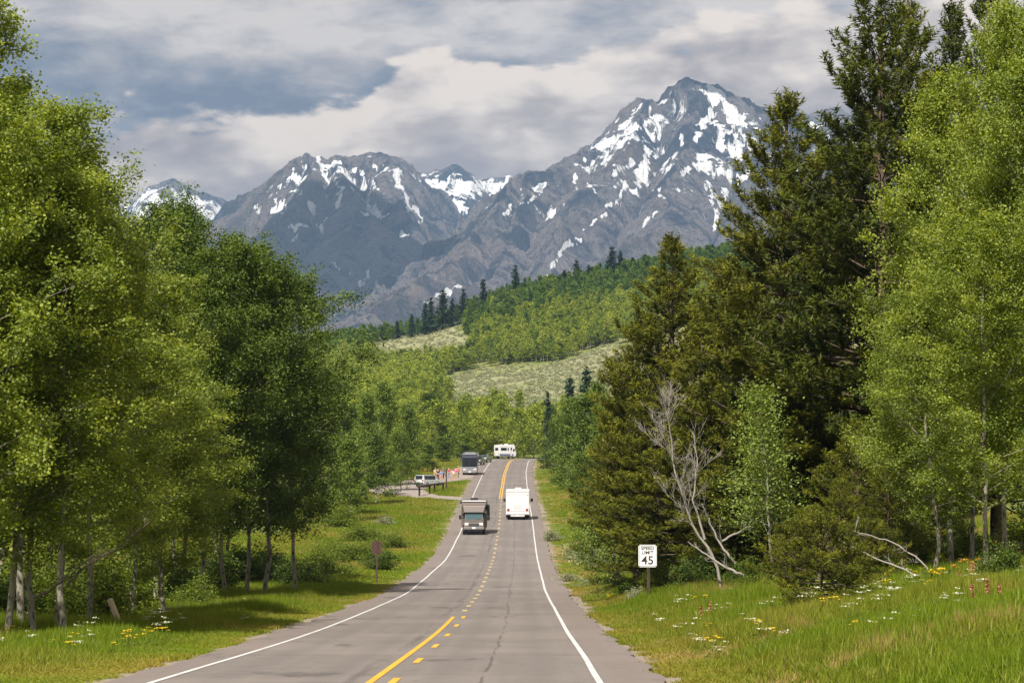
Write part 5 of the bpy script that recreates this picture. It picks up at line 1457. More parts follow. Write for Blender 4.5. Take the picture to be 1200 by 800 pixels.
# ---- people standing by the coach
def ring_mat(n, c): return pmat(n, c, 0.8, 0.0, 0.2)
M_SKIN = pmat('skin', (0.50, 0.30, 0.21), 0.55)
M_HAIRB = pmat('dark hair', (0.035, 0.022, 0.015), 0.6)
M_HAIRL = pmat('fair hair', (0.32, 0.22, 0.10), 0.6)
CLO = {'blue': ring_mat('blue cloth', (0.05, 0.22, 0.62)), 'pink': ring_mat('pink cloth', (0.70, 0.07, 0.28)), 'red': ring_mat('red cloth', (0.55, 0.03, 0.10)), 'white': ring_mat('white cloth', (0.75, 0.74, 0.72)),
       'grey': ring_mat('grey blue cloth', (0.22, 0.26, 0.36)), 'yellow': ring_mat('pale yellow cloth', (0.62, 0.56, 0.28)), 'navy': ring_mat('navy cloth', (0.03, 0.04, 0.09)), 'tan': ring_mat('tan cloth', (0.50, 0.38, 0.25)),
       'orange': ring_mat('orange cloth', (0.70, 0.24, 0.08)), 'black': ring_mat('black cloth', (0.02, 0.02, 0.025)), 'green': ring_mat('sage green cloth', (0.20, 0.26, 0.16))}
def loft(bm, rings, seg=10):
    """closed skin over elliptical rings (centre, rx, ry)"""
    prev = None; fs = []
    for c, rx, ry in rings:
        cur = [bm.verts.new((c[0] + rx * math.cos(2 * PI * k / seg), c[1] + ry * math.sin(2 * PI * k / seg), c[2])) for k in range(seg)]
        if prev:
            for k in range(seg): bm.faces.new((prev[k], prev[(k + 1) % seg], cur[(k + 1) % seg], cur[k]))
        else: bm.faces.new(cur[::-1])
        prev = cur
    bm.faces.new(prev)
def skin_mesh(name, nodes, edges, sub=1):
    """one continuous surface over a skeleton of joints with radii; baked to plain mesh data"""
    me = bpy.data.meshes.new(name)
    me.from_pydata([n[:3] for n in nodes], edges, [])
    o = bpy.data.objects.new(name + ' rig', me); COL.objects.link(o)
    o.modifiers.new('s', 'SKIN'); md = o.modifiers.new('d', 'SUBSURF'); md.levels = sub; md.render_levels = sub
    if not me.skin_vertices: me.skin_vertices.new()
    for v, n in zip(me.skin_vertices[0].data, nodes):
        v.radius = (n[3], n[4] if len(n) > 4 else n[3])
    me.skin_vertices[0].data[0].use_root = True
    dg = bpy.context.evaluated_depsgraph_get(); dg.update()
    r = bpy.data.meshes.new_from_object(o.evaluated_get(dg))
    bpy.data.objects.remove(o); r.name = name
    for f in r.polygons: f.use_smooth = True
    return r
def body_nodes(arm, stride):
    n = [(0, 0, 0.98, 0.135, 0.10), (0, 0, 1.15, 0.125, 0.09), (0, 0, 1.36, 0.145, 0.10), (0, 0.0, 1.47, 0.060, 0.055), (0, 0.015, 1.56, 0.062, 0.075), (0, 0.02, 1.64, 0.078, 0.095), (0, 0.01, 1.72, 0.060, 0.075)]
    e = [(0, 1), (1, 2), (2, 3), (3, 4), (4, 5), (5, 6)]
    for s in (-1, 1):
        k = len(n); st = stride * s
        n += [(s * 0.095, 0, 0.88, 0.085), (s * 0.10, st * 0.5 + 0.01, 0.50, 0.058), (s * 0.105, st - 0.02, 0.10, 0.036), (s * 0.115, st + 0.10, 0.035, 0.036, 0.03)]
        e += [(0, k), (k, k + 1), (k + 1, k + 2), (k + 2, k + 3)]
        k = len(n)
        fx, fy, fz = arm if s > 0 else (0.05, 0.04, 0.80)
        n += [(s * 0.185, 0, 1.39, 0.052), (s * 0.235, fy * 0.2 - 0.02, 1.13, 0.040), (s * (0.235 + fx * 0.3), fy, fz + 0.08, 0.027), (s * (0.235 + fx * 0.3), fy + 0.015, fz, 0.032, 0.018), (s * (0.232 + fx * 0.3), fy + 0.03, fz - 0.09, 0.022, 0.012)]
        e += [(2, k), (k, k + 1), (k + 1, k + 2), (k + 2, k + 3), (k + 3, k + 4)]
        hk = k + 3
        for j, dx in enumerate((-0.022, 0.02)):
            n.append((s * (0.235 + fx * 0.3) + dx, fy + 0.03, fz - 0.085, 0.009)); e.append((hk, len(n) - 1))
    return n, e
POSES = []
for arm, stv in (((0.05, 0.05, 0.80), 0.03), ((0.02, 0.24, 1.12), 0.10), ((0.10, 0.10, 0.85), -0.08)):
    n, e = body_nodes(arm, stv)
    POSES.append(skin_mesh('body', n, e))
    sn = [(0, 0, 0.97, 0.150, 0.115), (0, 0, 1.15, 0.142, 0.106), (0, 0, 1.37, 0.160, 0.115), (0, 0, 1.45, 0.085, 0.075)]
    se = [(0, 1), (1, 2), (2, 3)]
    for s in (-1, 1):
        k = len(sn); fy = arm[1] if s > 0 else 0.04
        sn += [(s * 0.19, 0, 1.39, 0.066), (s * 0.225, fy * 0.1 - 0.01, 1.20, 0.058)]; se += [(2, k), (k, k + 1)]
    sh = skin_mesh('shirt', sn, se)
    pn = [(0, 0, 0.97, 0.148, 0.112)]; pe = []
    for s in (-1, 1):
        k = len(pn); st = stv * s
        pn += [(s * 0.097, 0, 0.87, 0.098), (s * 0.10, st * 0.5 + 0.01, 0.54, 0.078)]; pe += [(0, k), (k, k + 1)]
    so = skin_mesh('shorts', pn, pe)
    pn2 = list(pn); pe2 = list(pe)
    for s, k in ((-1, 2), (1, 4)):
        pn2.append((s * 0.105, stv * s - 0.02, 0.10, 0.058)); pe2.append((k, len(pn2) - 1))
    tr_ = skin_mesh('trousers', pn2, pe2)
    POSES[-1] = (POSES[-1], sh, so, tr_)
def face_hair():
    bm = bm_new(); ell(bm, (0, -0.012, 1.675), (0.088, 0.108, 0.10)); 
    bmesh.ops.delete(bm, geom=[v for v in bm.verts if v.co.y > 0.045 and v.co.z < 1.71], context='VERTS')
    me = bpy.data.meshes.new('hair'); bm.to_mesh(me); bm.free(); return me
HAIR = face_hair()
bm = bm_new()
for s in (-1, 1): ell(bm, (s * 0.032, 0.108, 1.655), (0.011, 0.008, 0.008), 8, 6)
EYES = bpy.data.meshes.new('eyes'); bm.to_mesh(EYES); bm.free(); EYES.materials.append(M_HAIRB)
bm = bm_new(); ell(bm, (0, 0.118, 1.625), (0.014, 0.022, 0.026), 8, 6)
NOSE = bpy.data.meshes.new('nose'); bm.to_mesh(NOSE); bm.free(); NOSE.materials.append(M_SKIN)
bm = bm_new(); ell(bm, (0, 0, 1.745), (0.10, 0.115, 0.06)); cyl(bm, (0, 0, 1.715), (0, 0, 1.728), 0.20, 0.19, 18)
HAT = bpy.data.meshes.new('sun_hat'); bm.to_mesh(HAT); bm.free(); HAT.materials.append(CLO['tan'])
def colour_copy(me, mat):
    c = me.copy(); c.materials.clear(); c.materials.append(mat); return c
for me in [q for P_ in POSES for q in P_[:1]]:
    me.materials.clear(); me.materials.append(M_SKIN)
PEOPLE = [(510.0, 440, 'yellow', 'tan', 'short', 0, 30, HAIR, 'person in a pale yellow top at the left end of the group'),
          (513.2, 438, 'navy', 'black', 'long', 2, 200, HAIR, 'person in dark navy clothes beside the pale yellow top'),
          (516.8, 432, 'blue', 'orange', 'short', 1, 160, HAIR, 'person in a bright blue shirt and orange shorts'),
          (519.6, 446, 'grey', 'navy', 'long', 0, 240, 'hat', 'person in a grey blue top wearing a sun hat'),
          (522.6, 437, 'pink', 'black', 'short', 2, 90, HAIR, 'person in a pink top near the lone post'),
          (526.2, 444, 'red', 'grey', 'long', 1, 130, HAIR, 'person in a dark red top standing mid group'),
          (528.6, 434, 'grey', 'tan', 'short', 0, 300, HAIR, 'person in a grey top and tan shorts, right half of the group'),
          (531.6, 436, 'white', 'tan', 'short', 2, 20, HAIR, 'person in a white shirt and tan shorts'),
          (534.2, 441, 'pink', 'tan', 'short', 0, 170, HAIR, 'person in a pink top and tan shorts next to the white shirt'),
          (537.0, 450, 'orange', 'green', 'long', 1, 220, 'hat', 'person in a faded orange top nearest the coach')]
for i, (x, d, top, bot, kind, pose, ang, hd, lab) in enumerate(PEOPLE):
    X = at(x, HOR, d)[0]
    t = thing('person', lab, 'person', (X, d, max(gz(X, d), pz(X, d) - 0.03)), R(ang), 'people gathered by the coach')
    s = 1.13 - 0.03 * (i % 4); t.scale = (s, s, s)
    b_, sh, so, tr_ = POSES[pose]
    bo = link('body', b_, t); link('eyes', EYES, t); link('nose', NOSE, t)
    link('shirt', colour_copy(sh, CLO[top]), t)
    link('shorts' if kind == 'short' else 'trousers', colour_copy(so if kind == 'short' else tr_, CLO[bot]), t)
    link('hair', colour_copy(HAIR, M_HAIRL if i % 3 == 0 else M_HAIRB), t)
    if hd == 'hat': link('sun_hat', HAT, t)

# ---- signs, posts and rails
def make_speed_sign():
    d = 115; p = at(759, 700, d)
    x, y = p[0], d; g = gz(x, y)
    t = thing('speed_limit_sign', 'white SPEED LIMIT 45 sign on a dark wooden post', 'road sign', (x, y, g), R(-4))
    zc = at(757, 651, d)[2] - g
    ob('post', bx(bm_new(), (0.03, 0.05, (zc + 0.2) / 2 - 0.2), (0.125, 0.09, zc + 0.6), 0.008), M_TIMBER, t)
    bm = bm_new(); bx(bm, (0, 0, zc), (0.74, 0.012, 0.90), 0.0)
    es = [e for e in bm.edges if abs(e.verts[0].co.x - e.verts[1].co.x) < 1e-4 and abs(e.verts[0].co.z - e.verts[1].co.z) < 1e-4]
    bmesh.ops.bevel(bm, geom=es, offset=0.045, segments=4, affect='EDGES')
    pn_ = ob('sign_panel', bm, M_SIGNW, t)
    # thin black border
    bm = bm_new(); w, h, b_ = 0.335, 0.415, 0.014
    for cx, cz, sx_, sz_ in ((0, h, w * 2, b_), (0, -h, w * 2, b_), (w, 0, b_, h * 2 - b_ - 0.002), (-w, 0, b_, h * 2 - b_ - 0.002)):
        bx(bm, (cx, -0.0085, zc + cz), (sx_, 0.004, sz_))
    ob('border', bm, M_INK, pn_)
    for txt, sz, dz, bold, sx_ in (('SPEED', 0.185, 0.250, 0.004, 1.05), ('LIMIT', 0.185, 0.075, 0.004, 1.10), ('45', 0.47, -0.330, 0.006, 1.06)):
        cu = bpy.data.curves.new('lettering', 'FONT'); cu.body = txt; cu.size = sz; cu.align_x = 'CENTER'; cu.extrude = 0.002; cu.offset = bold
        to = bpy.data.objects.new('lettering', cu); COL.objects.link(to)
        dg = bpy.context.evaluated_depsgraph_get(); dg.update()
        me = bpy.data.meshes.new_from_object(to.evaluated_get(dg)); bpy.data.objects.remove(to)
        me.materials.clear(); me.materials.append(M_INK)
        lo = link('lettering', me, pn_, loc=(0, -0.009, zc + dz))
        lo.rotation_euler = (PI / 2, 0, 0); lo.scale = (sx_, 1, 1)
    for dz in (0.36, -0.36):
        ob('bolt', cyl(bm_new(), (0, -0.006, zc + dz), (0, -0.014, zc + dz), 0.012, seg=8), M_STEEL, pn_)
make_speed_sign()
def make_brown_sign():
    d = 170; p = at(441.5, 676, d); x = p[0]; g = gz(x, d)
    t = thing('brown_sign', 'dark brown square sign back on a slim post in the left meadow', 'sign', (x, d, g), R(6))
    zt = at(441, 634, d)[2] - g; zb = at(441, 648.5, d)[2] - g
    ob('post', bx(bm_new(), (0, -0.03, (zt + 0.05) / 2 - 0.2), (0.10, 0.05, zt + 0.45), 0.005), M_BROWN, t)
    ob('sign_panel', bx(bm_new(), (0, 0.02, (zt + zb) / 2), (0.58, 0.02, zt - zb), 0.006), M_BROWN, t)
make_brown_sign()
def make_rail():
    d0, d1 = 372, 396
    a = at(490.5, 569.5, d0); b_ = at(520, 566, d1)
    t = thing('log_rail_fence', 'low dark log rail on round posts in front of the silver car', 'fence', (a[0], d0, gz(a[0], d0)), 0)
    o0 = Vector((a[0], d0, gz(a[0], d0)))
    za = a[2] - o0.z; zb = b_[2] - o0.z
    A_ = Vector((0, 0, za)); B_ = Vector((b_[0], d1, 0)) - Vector((a[0], d0, 0)) + Vector((0, 0, zb))
    bm = bm_new(); cyl(bm, A_ - (B_ - A_).normalized() * 0.4, B_, 0.17, 0.12, 12); ob('log_rail', bm, M_TIMBER, t, True)
    for f in (0.03, 0.42, 0.62, 0.97):
        q = A_.lerp(B_, f); w = q + o0
        zz0 = gz(w.x, w.y) - o0.z - 0.3
        bm = bm_new(); cyl(bm, (q.x, q.y - 0.03, zz0), (q.x, q.y - 0.03, q.z + 0.10), 0.13, 0.12, 10); ob('post', bm, M_TIMBER, t, True)
make_rail()
d = 398; p = at(523, 567, d); g = gz(p[0], d); h = at(523, 549, d)[2] - g
t = thing('marker_post', 'lone dark brown post in the grass island below the people', 'post', (p[0], d, g))
ob('post', bx(bm_new(), (0, 0, h / 2 - 0.15), (0.20, 0.16, h + 0.3), 0.02), M_TIMBER, t)
ob('cap_plate', bx(bm_new(), (0, -0.09, h - 0.28), (0.26, 0.03, 0.42), 0.01), M_BROWN, t)
d = 88; p = at(145, 738, d); g = gz(p[0], d)
t = thing('leaning_stake', 'short pale wooden stake leaning in the grass below the left grove', 'stake', (p[0], d, g)); t.rotation_euler = (0, R(-22), 0.3)
h = (at(140, 714, d)[2] - g) * 1.45
bm = bm_new(); cyl(bm, (0, 0, -0.2), (0, 0, h * 1.08), 0.10, 0.09, 10); ob('stake', bm, M_FRESH, t, True)
bm = bm_new(); cyl(bm, (0, 0, h * 1.08), (0, 0, h * 1.08 + 0.012), 0.07, 0.065, 10); ob('cut_end', bm, M_FRESH, t)

# ---- dead wood
def branchy(seed, base, pts, r0, nb, L, levels=2, tilt=0.9, up=0.25):
    rng = np.random.default_rng(seed)
    acc = Acc(); P = np.array(pts, float)
    n = 16; s = np.linspace(0, 1, n); seg = np.linspace(0, 1, len(P))
    C = np.stack([np.interp(s, seg, P[:, k]) for k in range(3)], 1); C[1:-1] += rng.normal(size=(n - 2, 3)) * 0.02 * L
    v, q = tube_np(C, r0 * (1.05 - 0.92 * s) + 0.006, 8); acc.add(v, q)
    def sub(Cp, rp, ln, count, lev):
        for i in range(count):
            f = rng.uniform(0.25, 0.97)
            o = np.array([np.interp(f, np.linspace(0, 1, len(Cp)), Cp[:, k]) for k in range(3)])
            dm = unit(Cp[-1] - Cp[0])
            d0 = unit(dm * 0.9 + rng.normal(size=3) * tilt * 0.7 + np.array([0, 0, up]))
            l1 = ln * (1.1 - 0.6 * f) * rng.uniform(0.5, 1.2)
            t_ = np.linspace(0, 1, 6)[:, None]
            B = o + d0 * l1 * t_ + np.cumsum(rng.normal(size=(6, 3)) * 0.05 * l1, 0) * t_ + np.array([0, 0, 0.22 * l1]) * t_ ** 2
            rb = max(0.005, rp * 0.23 * (1 - 0.5 * f))
            v, q = tube_np(B, rb * (1.05 - 0.9 * t_[:, 0]) + 0.002, 4); acc.add(v, q)
            if lev > 1: sub(B, rb, ln * 0.45, 5, lev - 1)
    sub(C, r0, L, nb, levels)
    return acc
d = 103; b0 = at(848, 676, d); g = gz(b0[0], d)
def rel(x, y, dd=d): q = at(x, y, dd); return (q[0] - b0[0], dd - d, q[2] - g)
t = thing('dead_tree', 'leaning bleached leafless dead tree in front of the dark pines', 'dead tree', (b0[0], d, g))
ac_ = branchy(5, None, [(0.05, 0, -0.25), rel(838, 655), rel(820, 628), rel(803, 590), rel(791, 552), rel(787, 510), rel(783, 478)], 0.055, 22, 1.8, 3, 0.9, 0.22)
link('trunk', ac_.mesh('trunk', [M_DEAD], True), t)
ac_ = branchy(6, None, [rel(826, 632), rel(812, 585), rel(818, 545), rel(812, 505)], 0.038, 12, 1.2, 2, 0.85)
link('limb', ac_.mesh('limb', [M_DEAD], True), t)
def fallen(label, seed, pts, r0, nb, L, dd, mat=None):
    a = at(*pts[0], dd); g = gz(a[0], dd)
    t = thing('fallen_branch', label, 'branch', (a[0], dd, g))
    P = []
    for i, q in enumerate(pts):
        w = at(*q, dd + i * 0.15); P.append((w[0] - a[0], w[1] - dd, max(w[2], gz(w[0], w[1]) + 0.05) - g))
    link('limb', branchy(seed, None, P, r0, nb, L, 2, 0.9, 0.1).mesh('limb', [mat or M_DEAD], True), t)
fallen('long bleached fallen branch sloping down in front of the low pine', 21, [(1090, 684), (1062, 668), (1030, 656), (1000, 641), (965, 624)], 0.024, 5, 0.6, d_for_row(1085, 690))
fallen('second bleached branch arching above the long fallen one', 22, [(1098, 680), (1082, 660), (1050, 636), (1020, 628), (995, 620)], 0.022, 5, 0.6, d_for_row(1095, 686))
fallen('fallen grey branch lying by the foot of the leaning dead tree', 23, [(872, 674), (850, 664), (828, 650), (806, 634)], 0.05, 6, 0.6, 102)
fallen('grey dead limb slanting behind the leaning dead tree', 24, [(862, 660), (845, 640), (832, 612), (822, 590)], 0.045, 9, 0.9, 104)
fallen('grey curved dead limb at the foot of the slender sapling', 25, [(846, 634), (868, 622), (886, 610), (900, 592)], 0.04, 8, 0.7, 106)
fallen('dead branch reaching out from the dark trunk of the left front clump', 26, [(78, 688), (100, 662), (140, 640), (176, 610)], 0.035, 6, 0.8, 77, M_DBARK)
fallen('dark forked branch leaning across the left front clump', 27, [(40, 700), (62, 690), (88, 668), (120, 640)], 0.035, 5, 0.8, 76.5, M_DBARK)

# ---- rocks
def rock(label, x, y, dd, s, seed):
    a = at(x, y, dd); g = gz(a[0], dd)
    rng = np.random.default_rng(seed)
    bm = bm_new(); bmesh.ops.create_icosphere(bm, subdivisions=3, radius=1.0)
    for v in bm.verts:
        k = 1 + 0.22 * float(pnoise(np.array([v.co.x * 1.7 + seed]), np.array([v.co.y * 1.7 + v.co.z]), seed)[0])
        v.co = Vector((v.co.x * s * 1.3 * k, v.co.y * s * k, v.co.z * s * 0.75 * k))
    me = bpy.data.meshes.new('rock'); bm.to_mesh(me); bm.free(); me.materials.append(M_ROCK)
    link('rock', me, None, label, 'rock', None, None, (a[0], dd, g + s * 0.25))
M_ROCK = pmat('pale lichened rock', (0.36, 0.34, 0.31), 0.9, 0, 0.2, 0.25, 4.0, 0.5)
rock('pale rock in the tall grass left of the road by the gravel patch', 275, 730, 109, 0.42, 3)
rock('pale rock lying by the white flowers below the left grove', 219, 737, 98, 0.36, 8)

# ------------------------------------------------------------------ shrubs
def shrub(key, x, d, h, w, label, name='shrub', cat='shrub', rz=0.0, group=None):
    X = at(x, HOR, d)[0]
    return plant_tree(key, X, d, h, w, label, cat, name, group, rz, 'stem', 'foliage')
for x, d, h, w, k, lab in [
        (420, 212, 1.9, 2.6, 'shrub0', 'broad yellow green willow shrub in the left meadow'), (447, 196, 1.5, 1.7, 'darkshrub', 'dark rounded bush behind the brown sign'),
        (400, 226, 1.7, 2.4, 'shrub1', 'leafy shrub left of the dark rounded bush'), (382, 185, 2.0, 2.2, 'shrub0', 'tall yellow green shrub at the edge of the dark aspen'),
        (352, 160, 1.9, 1.8, 'darkshrub', 'dark shrub under the last dark aspen of the left grove'), (428, 262, 1.9, 3.0, 'shrub1', 'wide low shrub in the upper left meadow'),
        (458, 250, 1.5, 2.4, 'shrub0', 'pale shrub upslope from the brown sign'), (398, 290, 2.4, 3.0, 'shrub0', 'high shrub where the meadow meets the grove'),
        (117, 96, 2.3, 1.9, 'shrub0', 'bright bushy shrub behind the leaning stake'), (98, 101, 2.5, 1.8, 'darkshrub', 'dark green shrub in shade behind the leaning stake'),
        (145, 112, 2.2, 2.0, 'shrub1', 'yellow green shrub in the middle of the left grove'), (205, 124, 2.0, 1.6, 'darkshrub', 'shaded shrub by the lone pale trunk'),
        (226, 118, 1.5, 1.2, 'shrub1', 'small bright shrub at the grass edge under the left grove'), (250, 150, 2.3, 2.4, 'darkshrub', 'shaded shrub behind the paired pale trunks'),
        (290, 168, 2.4, 2.8, 'darkshrub', 'shaded shrub behind the leaning pale trunk'), (20, 95, 2.4, 2.0, 'shrub1', 'light shrub behind the far left trunks'),
        (52, 100, 2.2, 1.9, 'shrub0', 'bright shrub seen between the far left trunks'), (-6, 90, 2.0, 1.6, 'darkshrub', 'dark shrub cut by the left edge'),
        (170, 140, 2.2, 2.4, 'darkshrub', 'dim shrub deep in the left grove'), (320, 176, 2.3, 2.6, 'shrub1', 'shrub lit by the sun behind the left grove end')]:
    shrub(k, x, d, h, w, lab, rz=x * 0.7, group='shrubs left of the road')
for x, d, h, w, k, lab in [
        (738, 128, 1.0, 1.0, 'darkshrub', 'dark green shrub right behind the speed limit sign'), (778, 124, 1.5, 1.2, 'shrub0', 'green shrub between the speed limit sign and the dead tree'),
        (810, 112, 1.4, 1.1, 'darkshrub', 'dark shrub under the leaning dead tree'), (868, 104, 1.3, 1.1, 'darkshrub', 'dark shrub at the foot of the sapling'),
        (890, 100, 1.1, 1.0, 'shrub1', 'green shrub right of the dead tree foot'), (1035, 86, 1.0, 0.9, 'shrub0', 'leafy weeds between low pine and forked aspen'),
        (1130, 100, 1.3, 1.3, 'darkshrub', 'dark shrub behind the forked aspen'), (1065, 98, 1.5, 1.4, 'darkshrub', 'dark undergrowth shrub under the right aspens'),
        (1172, 72, 1.1, 0.8, 'darkshrub', 'dark leafy shrub on the slope at the right edge'), (1000, 106, 1.6, 1.5, 'darkshrub', 'dark undergrowth between the young pines'),
        (830, 118, 1.8, 1.6, 'darkshrub', 'dark undergrowth beneath the pine stand'), (700, 250, 2.2, 2.2, 'darkshrub', 'dark bush below the bright aspens right of the road'),
        (1010, 82, 0.8, 0.7, 'shrub1', 'pale leafy herb clump below the low pine'), (655, 420, 1.7, 2.0, 'shrub0', 'low bright bush by the right road edge before the crest'),
        (1195, 98, 1.5, 1.4, 'shrub0', 'bright shrub behind the right edge trunks')]:
    shrub(k, x, d, h, w, lab, rz=x * 0.7, group='shrubs right of the road')
for x, d, h, w, lab in [(688, 205, 1.5, 1.9, 'silvery sagebrush below the bright aspens right of the road'), (706, 190, 1.4, 1.8, 'silvery sagebrush under the low pine boughs'), (674, 222, 1.3, 1.6, 'silvery sagebrush nearest the road on the right verge'),
                        (722, 175, 1.2, 1.5, 'grey sagebrush beneath the overhanging bough'), (668, 172, 0.5, 1.1, 'low grey sage patch in the right verge grass'), (690, 160, 0.5, 1.2, 'low grey sage patch upslope of the gravel edge'),
                        (745, 119, 0.6, 0.6, 'small grey sage beside the speed limit sign'), (648, 262, 1.0, 1.4, 'grey sagebrush at the right verge further up the road'), (450, 300, 1.0, 1.6, 'grey sagebrush in the upper left meadow'),
                        (1186, 92, 0.8, 0.7, 'blue grey sage clump near the orange flowers')]:
    shrub('sage%d' % (int(x) % 2), x, d, h, w, lab, 'sagebrush', 'sagebrush', x, 'sagebrush of the verges')
# leafy bough hanging over the sagebrush
X = at(720, HOR, 128)[0]
e = plant_tree('sapling', X + 1.6, 128, 4.4, 1.5, 'leafy bough leaning out towards the road above the speed limit sign', 'tree', 'leaning_sapling', None, 0.0, lean=(R(-52), 0))

# ------------------------------------------------------------------ grass and flowers
def clump(seed, n, h, spread, w, lean=0.35, heads=False):
    rng = np.random.default_rng(seed); acc = Acc()
    for i in range(n):
        a = rng.uniform(0, 6.28); r_ = spread * math.sqrt(rng.random())
        o = np.array([math.cos(a) * r_, math.sin(a) * r_, -0.04])
        hh = h * rng.uniform(0.5, 1.1); b_ = rng.uniform(0, 6.28); ln = lean * rng.uniform(0.1, 1.0) * hh
        dv = np.array([math.cos(b_) * ln, math.sin(b_) * ln, 0])
        sd = np.array([-math.sin(a + b_), math.cos(a + b_), 0]) * w * rng.uniform(0.6, 1.2)
        m_ = o + dv * 0.35 + np.array([0, 0, hh * 0.55]); t_ = o + dv + np.array([0, 0, hh])
        V = [o - sd, o + sd, m_ + sd * 0.8, m_ - sd * 0.8, t_]
        tn = np.clip(rng.normal(0.45, 0.22), 0, 1)
        acc.add(V, [(0, 1, 2, 3)], [(3, 2, 4)], 0, tn)
    return acc
GR = [clump(500 + i, 26, 0.55, 0.24, 0.011).mesh('grass clump %d' % i, [M_GRASS]) for i in range(3)]
DR = [clump(510 + i, 14, 0.62, 0.20, 0.007, 0.25).mesh('dry clump %d' % i, [M_DRY]) for i in range(2)]
FG = [clump(520 + i, 22, 0.60, 0.55, 0.035).mesh('far clump %d' % i, [M_GRASS]) for i in range(2)] + [clump(525, 16, 0.6, 0.5, 0.028).mesh('far dry clump', [M_DRY])]
rng = np.random.default_rng(9)
def field(n, dlo, dhi, xlo, xhi, pw=1.0):
    d = dlo + (dhi - dlo) * rng.random(n) ** pw
    x = rng.uniform(xlo, xhi, n)
    return (x - 600) / F * d, d
def off_road(X, Y):
    u = X - road_x(Y)
    e = fbm(X / 1.3, Y / 2.6, 70, 3) * 0.9 + fbm(X / 9, Y / 14, 72, 2) * 0.7
    ok = (u < -np.interp(Y, [40, 80, 250], [4.75, 5.05, 5.2]) + e * 0.8) | (u > 5.1 - e * 0.8)
    ok &= dist_path(X, Y, PULL) > 4.3 + e
    return ok
X, Y = field(105000, 17, 165, -60, 1260, 0.80)
k = off_road(X, Y); X, Y = X[k], Y[k]
Z = ground(X, Y)
gx, gy = px_of(np.stack([X, Y, Z], 1)); k = (gy < 860) & (gx > -80) & (gx < 1280); X, Y, Z = X[k], Y[k], Z[k]
tall = np.clip(0.85 + 0.9 * fbm(X / 6, Y / 9, 33, 3), 0.4, 1.5) * np.interp(Y, [15, 60, 90], [0.55, 0.8, 1.0])
near = np.clip(np.minimum(np.abs(X - road_x(Y)) - 5.0, 3) / 3, 0.22, 1)
dry = fbm(X / 5, Y / 8, 91, 3) + 0.25 * (near < 0.6) + rng.normal(size=len(X)) * 0.12
pk = np.where(dry > 0.47, rng.integers(3, 5, len(X)), rng.integers(0, 3, len(X)))
scatter('roadside_grass', 'tall green and straw grass on both verges', np.stack([X, Y, Z], 1), rng.uniform(0, 6.28, len(X)), np.stack([np.ones(len(X)), np.ones(len(X)), tall * near], 1) * rng.uniform(0.75, 1.25, len(X))[:, None], pk, GR + DR, tone=0.12 + 1.1 * fbm(X / 7, Y / 12, 41, 4) + 0.35 * fbm(X / 1.6, Y / 2.5, 43, 2) + 0.35 * np.clip(1 - (np.abs(X - road_x(Y)) - 5) / 2.5, 0, 1))
X, Y = field(42000, 155, 600, 340, 760, 0.8)
X2, Y2 = field(22000, 150, 270, -60, 1260, 0.8); X = np.concatenate([X, X2]); Y = np.concatenate([Y, Y2])
k = off_road(X, Y); X, Y = X[k], Y[k]; Z = ground(X, Y)
near = np.clip(np.minimum(np.abs(X - road_x(Y)) - 5.0, 4) / 4, 0.2, 1)
dry = fbm(X / 8, Y / 16, 93, 3) + rng.normal(size=len(X)) * 0.12 + 0.2 * (X > 0)
pk = np.where(dry > 0.36, 2, rng.integers(0, 2, len(X)))
scatter('meadow_grass', 'meadow grass further up the road', np.stack([X, Y, Z], 1), rng.uniform(0, 6.28, len(X)), np.stack([np.full(len(X), 1.2), np.full(len(X), 1.2), 0.8 * near * np.clip(0.8 + fbm(X / 12, Y / 20, 34, 2), 0.35, 1.5)], 1), pk, FG, tone=0.25 + 1.1 * fbm(X / 9, Y / 20, 47, 4) + 0.3 * fbm(X / 2, Y / 5, 49, 2))

# sage on the hill clearings
X, Y = field(11000, 780, 1430, 420, 780)
k = sage_mask(X, Y) > 0.5; X, Y = X[k], Y[k]; Z = ground(X, Y)
sgm = [joined_tree('sage0'), joined_tree('sage1')] if False else None
def sage_blob(seed, mat):
    rg_ = np.random.default_rng(seed); a = Acc()
    P = rg_.normal(size=(46, 3)) * np.array([0.55, 0.55, 0.22]) + np.array([0, 0, 0.38])
    leaf_quads(a, P, 0.42, rg_, 0, rg_.normal(0.5, 0.2, 46), up=0.6); return a.mesh('sage blob', [mat])
scatter('hillside_sagebrush', 'pale sagebrush dotting the hill clearings', np.stack([X, Y, Z], 1), rng.uniform(0, 6.28, len(X)), rng.uniform(0.5, 1.1, len(X)), rng.integers(0, 3, len(X)),
        [sage_blob(1, M_SAGE), sage_blob(2, M_SAGE), sage_blob(3, M_SAGE)])

